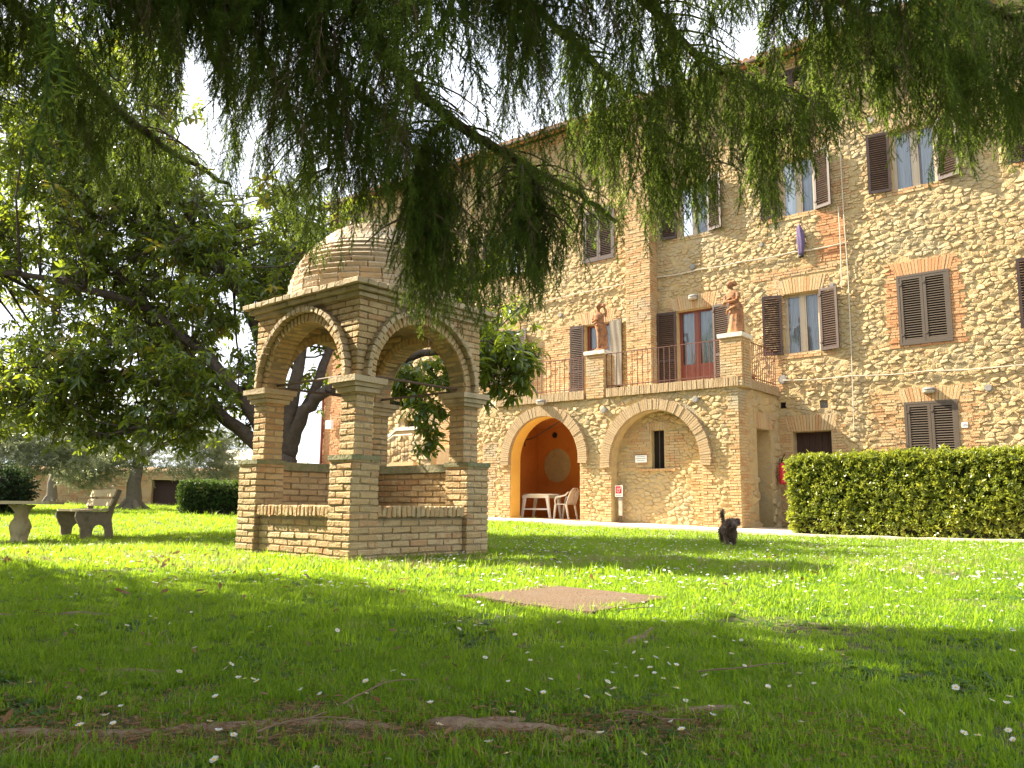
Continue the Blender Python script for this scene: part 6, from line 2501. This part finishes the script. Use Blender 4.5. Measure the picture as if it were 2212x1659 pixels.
dog()


# ------------------------------------------------------------------ lawn: grass, weeds, daisies, leaves
def clear_of(x, y):
    """False where no grass grows: under the well house, on the slab and the path"""
    dx, dy = x - PO.x, y - PO.y
    a, b = dx * PX.x + dy * PX.y, dx * PY.x + dy * PY.y
    if -.01 < a < S + .01 and -.01 < b < S + .01:
        return False
    if abs((x - .335) + (y - 4.94)) / 1.0 < .54 and abs((x - .335) - (y - 4.94)) < .60:
        u = ((x - .335) * .72 - (y - 4.94) * .69); v = ((x - .335) * .69 + (y - 4.94) * .72)
        if abs(u) < .42 and abs(v) < .40:
            return False
    return True


KX = [k[0] for k in KERB]; KY = [k[1] for k in KERB]


def front_of_kerb(x, y):
    if x < KX[0]:
        # left of the path the lawn runs on to the far wall
        return y < 32
    return y < np.interp(x, KX, KY) + .02


def sample_lawn(n, y0, y1, pw=1.0, margin=.10):
    out = []
    while len(out) < n:
        y = y0 + (y1 - y0) * random.random() ** pw
        x = random.uniform(-1, 1) * y * (.622 + margin)
        if not clear_of(x, y) or not front_of_kerb(x, y):
            continue
        out.append((x, y))
    return out


def lawn():
    SR = [tuft_mesh(f'grass_tuft_{k}', 700 + k, n=18, h=((.022, .05), (.025, .06), (.03, .07), (.02, .045), (.03, .065), (.025, .055), (.02, .05))[k], w=(.0022, .0028, .003, .002, .0026, .0034, .0018)[k], lean=(.5, .8, .6, 1.1, .9, .5, 1.2)[k]) for k in range(7)]
    SR += [tuft_mesh(f'grass_long_{k}', 720 + k, n=7, h=(.06, .12), R=.03, w=.0022, lean=.9) for k in range(3)]
    SR += [weed_mesh(f'weed_{k}', 730 + k) for k in range(3)]
    SR += [tuft_mesh(f'straw_{k}', 740 + k, n=7, h=(.05, .11), R=.05, w=.0015, mt=M_STRAW, lean=1.2) for k in range(2)]
    P, R, Sc, I = [], [], [], []
    for (n, y0, y1, pw, sc) in ((34000, 1.15, 3.2, .62, (.36, .72)), (36000, 3.2, 6.5, .75, (.5, .9)), (30000, 6.5, 12.5, .8, (.8, 1.3)), (22000, 12.5, 20.5, .9, (1.1, 1.7)), (12000, 20.5, 32, 1, (1.5, 2.4))):
        for (x, y) in sample_lawn(n, y0, y1, pw):
            bare = noise.noise(Vector((x * 1.1, y * 1.1, 5))) + .5 * noise.noise(Vector((x * 3.1, y * 3.1, 9)))
            # worn ground along the roots
            wear = 0.0
            if y < 2.6 and x < .5:
                wear = .93 * max(math.exp(-((y - 2.06 - .06 * x) / .17) ** 2), .85 * math.exp(-((y - 1.90 - .05 * x) / .07) ** 2) if x < -.3 else 0)
            if random.random() < wear or (bare < -.30 and random.random() < .7):
                continue
            r = random.random()
            wd = noise.noise(Vector((x * 1.6, y * 1.6, 21)))
            if wd > .22 and y < 9:
                r = min(.96, r + .42)
            elif wd < -.40:
                r = min(.999, r + .16)
            if r < .80:
                i = random.randrange(7)
            elif r < .88:
                i = 7 + random.randrange(3)
            elif r < .965 if y < 7 else r < .92:
                i = 10 + random.randrange(3)
            elif r < .985:
                i = 13 + random.randrange(2)
            else:
                i = random.randrange(7)
            tall = 1 + .35 * noise.noise(Vector((x * .9, y * .9, 2)))
            s = random.uniform(*sc) * tall
            P.append((x, y, gz(x, y))); R.append((random.gauss(0, .12), random.gauss(0, .12), random.uniform(0, 6.28)))
            Sc.append((s, s, s * random.uniform(.75, 1.1))); I.append(i)
    # longer fringe at the foot of the well house and round the slab, table and bench
    for k in range(900):
        s = random.random() * S
        f = random.randrange(4)
        d = abs(random.gauss(.03, .05)) + .01
        a, b = ((s, -d), (-d, s), (s, S + d), (S + d, s))[f]
        p = PO + PX * a + PY * b
        P.append((p.x, p.y, gz(p.x, p.y))); R.append((random.gauss(0, .15), random.gauss(0, .15), random.uniform(0, 6.28)))
        q = random.uniform(.7, 1.1); Sc.append((q, q, q)); I.append(random.randrange(10))
    for k in range(420):
        th = random.uniform(0, 6.283)
        r = .42 / max(abs(math.cos(th - .764)), abs(math.sin(th - .764))) + abs(random.gauss(.03, .05))
        x, y = .335 + r * math.cos(th), 4.94 + r * math.sin(th)
        P.append((x, y, gz(x, y))); R.append((random.gauss(0, .15), random.gauss(0, .15), random.uniform(0, 6.28)))
        q = random.uniform(.6, 1.0); Sc.append((q, q, q)); I.append(random.randrange(7))
    scatter('grass', SR, P, R, Sc, IDX=I)
    print('grass tufts', len(P))


lawn()


def daisies():
    def head(seed, closed=0.0):
        g = random.Random(seed)
        m = MB()
        n = 17
        for k in range(n):
            a = 2 * math.pi * k / n + g.uniform(-.06, .06)
            L = .0105 * g.uniform(.9, 1.1); w = .0019
            el = g.uniform(-.05, .25) + closed
            c, s = math.cos(a), math.sin(a)
            def P(r, t, z):
                return (c * r - s * t, s * r + c * t, z)
            m.add([P(.0035, -w * .7, 0), P(.0035, w * .7, 0), P(.0035 + L * .75 * math.cos(el), w, L * .75 * math.sin(el)), P(.0035 + L * math.cos(el), 0, L * math.sin(el)), P(.0035 + L * .75 * math.cos(el), -w, L * .75 * math.sin(el))],
                  [(0, 1, 2, 3, 4)], .5)
        return m

    def disc():
        m = MB(); m.ball((0, 0, .001), (.0045, .0045, .0028), 8, 4); return m
    heads = [head(k, (.0, .15, .5, .25)[k]).mesh('petals', M_PETAL) for k in range(4)]
    dm = disc().mesh('disc', M_DISC, True)
    st = MB(); st.tube([(0, 0, -.06), (.002, 0, -.03), (0, 0, -.001)], .0009, 4); sm = st.mesh('stem', M_CLOVER)
    spots = []
    while len(spots) < 2700:
        y = 1.35 + 17.5 * random.random() ** 1.05
        x = random.uniform(-1, 1) * y * .66
        if not clear_of(x, y) or not front_of_kerb(x, y):
            continue
        d = .45 + .9 * noise.noise(Vector((x * .8, y * .8, 12))) + .5 * noise.noise(Vector((x * 2.5, y * 2.5, 15)))
        if x < -1.5 and y > 2:
            d -= .25
        if x > 0 and y > 8.5:
            d += .5
        if y < 5.2:
            d *= .42
        if y > 5.2:
            d += .15 + (.2 if x > 0 else 0)
        if random.random() > d:
            continue
        spots.append((x, y))
    for (x, y) in ((.235, 1.62), (.26, 1.63), (1.02, 1.95), (1.04, 1.93), (1.10, 1.90), (1.16, 1.93), (-.24, 1.75), (-.62, 1.86), (-.60, 1.90), (-.66, 1.92), (-.20, 2.2), (.05, 2.35), (.12, 2.5), (-.73, 2.38), (-.70, 2.36), (-.76, 2.42), (-1.1, 3.0), (.5, 2.7), (.52, 2.68)):
        spots.append((x, y))
    spots.sort(key=lambda p: p[1])
    P, R, Sc = [], [], []
    for k, (x, y) in enumerate(spots):
        z = gz(x, y) + random.uniform(.030, .058)
        rot = (random.gauss(-.12, .25), random.gauss(0, .25), random.uniform(0, 6.28))
        s = random.uniform(.52, .84) * (1.0 if y < 5 else 1.35)
        if k < 300:
            o = link('daisy', heads[random.randrange(4)], None, (x, y, z), rot, (s, s, s))
            tag(o, 'small white daisy with yellow centre growing in the lawn', 'daisy', 'daisies in the lawn')
            link('disc', dm, o); link('stem', sm, o)
        else:
            P.append((x, y, z)); R.append(rot); Sc.append(s)
    both = []
    for h in range(3):
        m = head(h, (.1, .2, .35)[h])
        far = m.mesh('far_daisy', [M_PETAL, M_DISC])
        both.append(far)
    scatter('far_daisies', both, P, R, Sc)


daisies()


def needle_litter():
    """brown needles and crumbs on the worn ground along the roots"""
    V, F, tn = [], [], []
    while len(F) < 14000:
        x = random.uniform(-2.0, 1.0); y = 2.02 + .05 * x + random.gauss(0, .20) + (.9 * random.random() if random.random() < .12 else 0)
        if y < 1.2:
            continue
        z = gz(x, y) + random.uniform(.003, .016)
        a = random.uniform(0, 6.28); L = random.uniform(.006, .016); w = random.uniform(.0012, .003)
        dx, dy = math.cos(a) * L, math.sin(a) * L
        i = len(V)
        V += [(x - dx, y - dy, z), (x + dx, y + dy, z + random.uniform(-.003, .006)), (x - dy / L * w, y + dx / L * w, z + .003)]
        F.append((i, i + 1, i + 2)); tn.append(random.random())
    o = link('needle_litter', np_mesh('needle_litter', np.array(V), np.array(F), M_DEADLEAF, tn), kind='stuff')


needle_litter()


def litter():
    """fallen leaves and sticks"""
    lm = []
    for k in range(4):
        V, F = [], []
        leaf_strip(V, F, np.array([-.06, 0, 0.]), np.array([1., 0, 0]), (0, 0, 1), .13, .05, curl=-.2 + .2 * k, fold=.5, n=4)
        lm.append(np_mesh('fallen_leaf', np.array(V), np.array(F), M_DEADLEAF, smooth=True))
    P, R, Sc = [], [], []
    for k in range(520):
        y = 1.6 + 16 * random.random() ** 1.2
        x = random.uniform(-1, .6) * y * .66
        if x > 0 and random.random() < .5:
            continue
        if not clear_of(x, y) or not front_of_kerb(x, y):
            continue
        P.append((x, y, gz(x, y) + random.uniform(.02, .05))); R.append((random.gauss(0, .5), random.gauss(0, .5), random.uniform(0, 6.28))); Sc.append(random.uniform(.4, .9) * (.32 if y < 4.5 else .55))
    for k in range(60):
        y = random.uniform(6.8, 9.0); x = -2.8 - 2.4 * random.random()
        P.append((x, y, gz(x, y) + random.uniform(.02, .05))); R.append((random.gauss(0, .6), random.gauss(0, .6), random.uniform(0, 6.28))); Sc.append(random.uniform(.35, .65))
    scatter('fallen_leaves', lm, P, R, Sc)
    sticks = [((-.45, 1.98), .30, .5), ((.35, 2.0), .34, -.9), ((.9, 2.35), .42, .9), ((.75, 2.75), .4, .2), ((-1.0, 2.55), .6, .15), ((-.35, 2.35), .35, .8), ((.1, 2.9), .3, -.3), ((1.3, 3.6), .35, .5), ((-1.6, 3.3), .5, .1), ((.65, 4.25), .3, .4)]
    lab = ['thin dry twig lying across the roots', 'bent dry twig in front of the roots', 'long pale stick in the shaded grass', 'thin curved twig in the shaded grass', 'long dry twig in the dark grass beside the roots',
           'short twig behind the roots', 'thin stick between daisies', 'dry stick at the edge of the shade', 'long twig in the shaded lawn', 'short stick beside the brown slab']
    for k, ((x, y), L, a) in enumerate(sticks):
        if k in (2, 4, 6, 8):
            continue
        L *= .8
        m = MB()
        n = 6
        pts = [(L * (j / n - .5), .10 * L * math.sin(4 * j / n + k) + .02 * L * math.sin(11 * j / n), .016 * math.sin(2.5 * j / n)) for j in range(n + 1)]
        m.tube(pts, [.0030 * (1 - .6 * j / n) for j in range(n + 1)], 5)
        m.tube([pts[3], (pts[3][0] + .05, .05, .02)], [.003, .001], 4)
        o = link('stick', m.mesh('stick', M_TWIG), None, (x, y, gz(x, y) + .028), (0, random.uniform(-.05, .05), a))
        tag(o, lab[k], 'stick', 'sticks in the lawn')


litter()
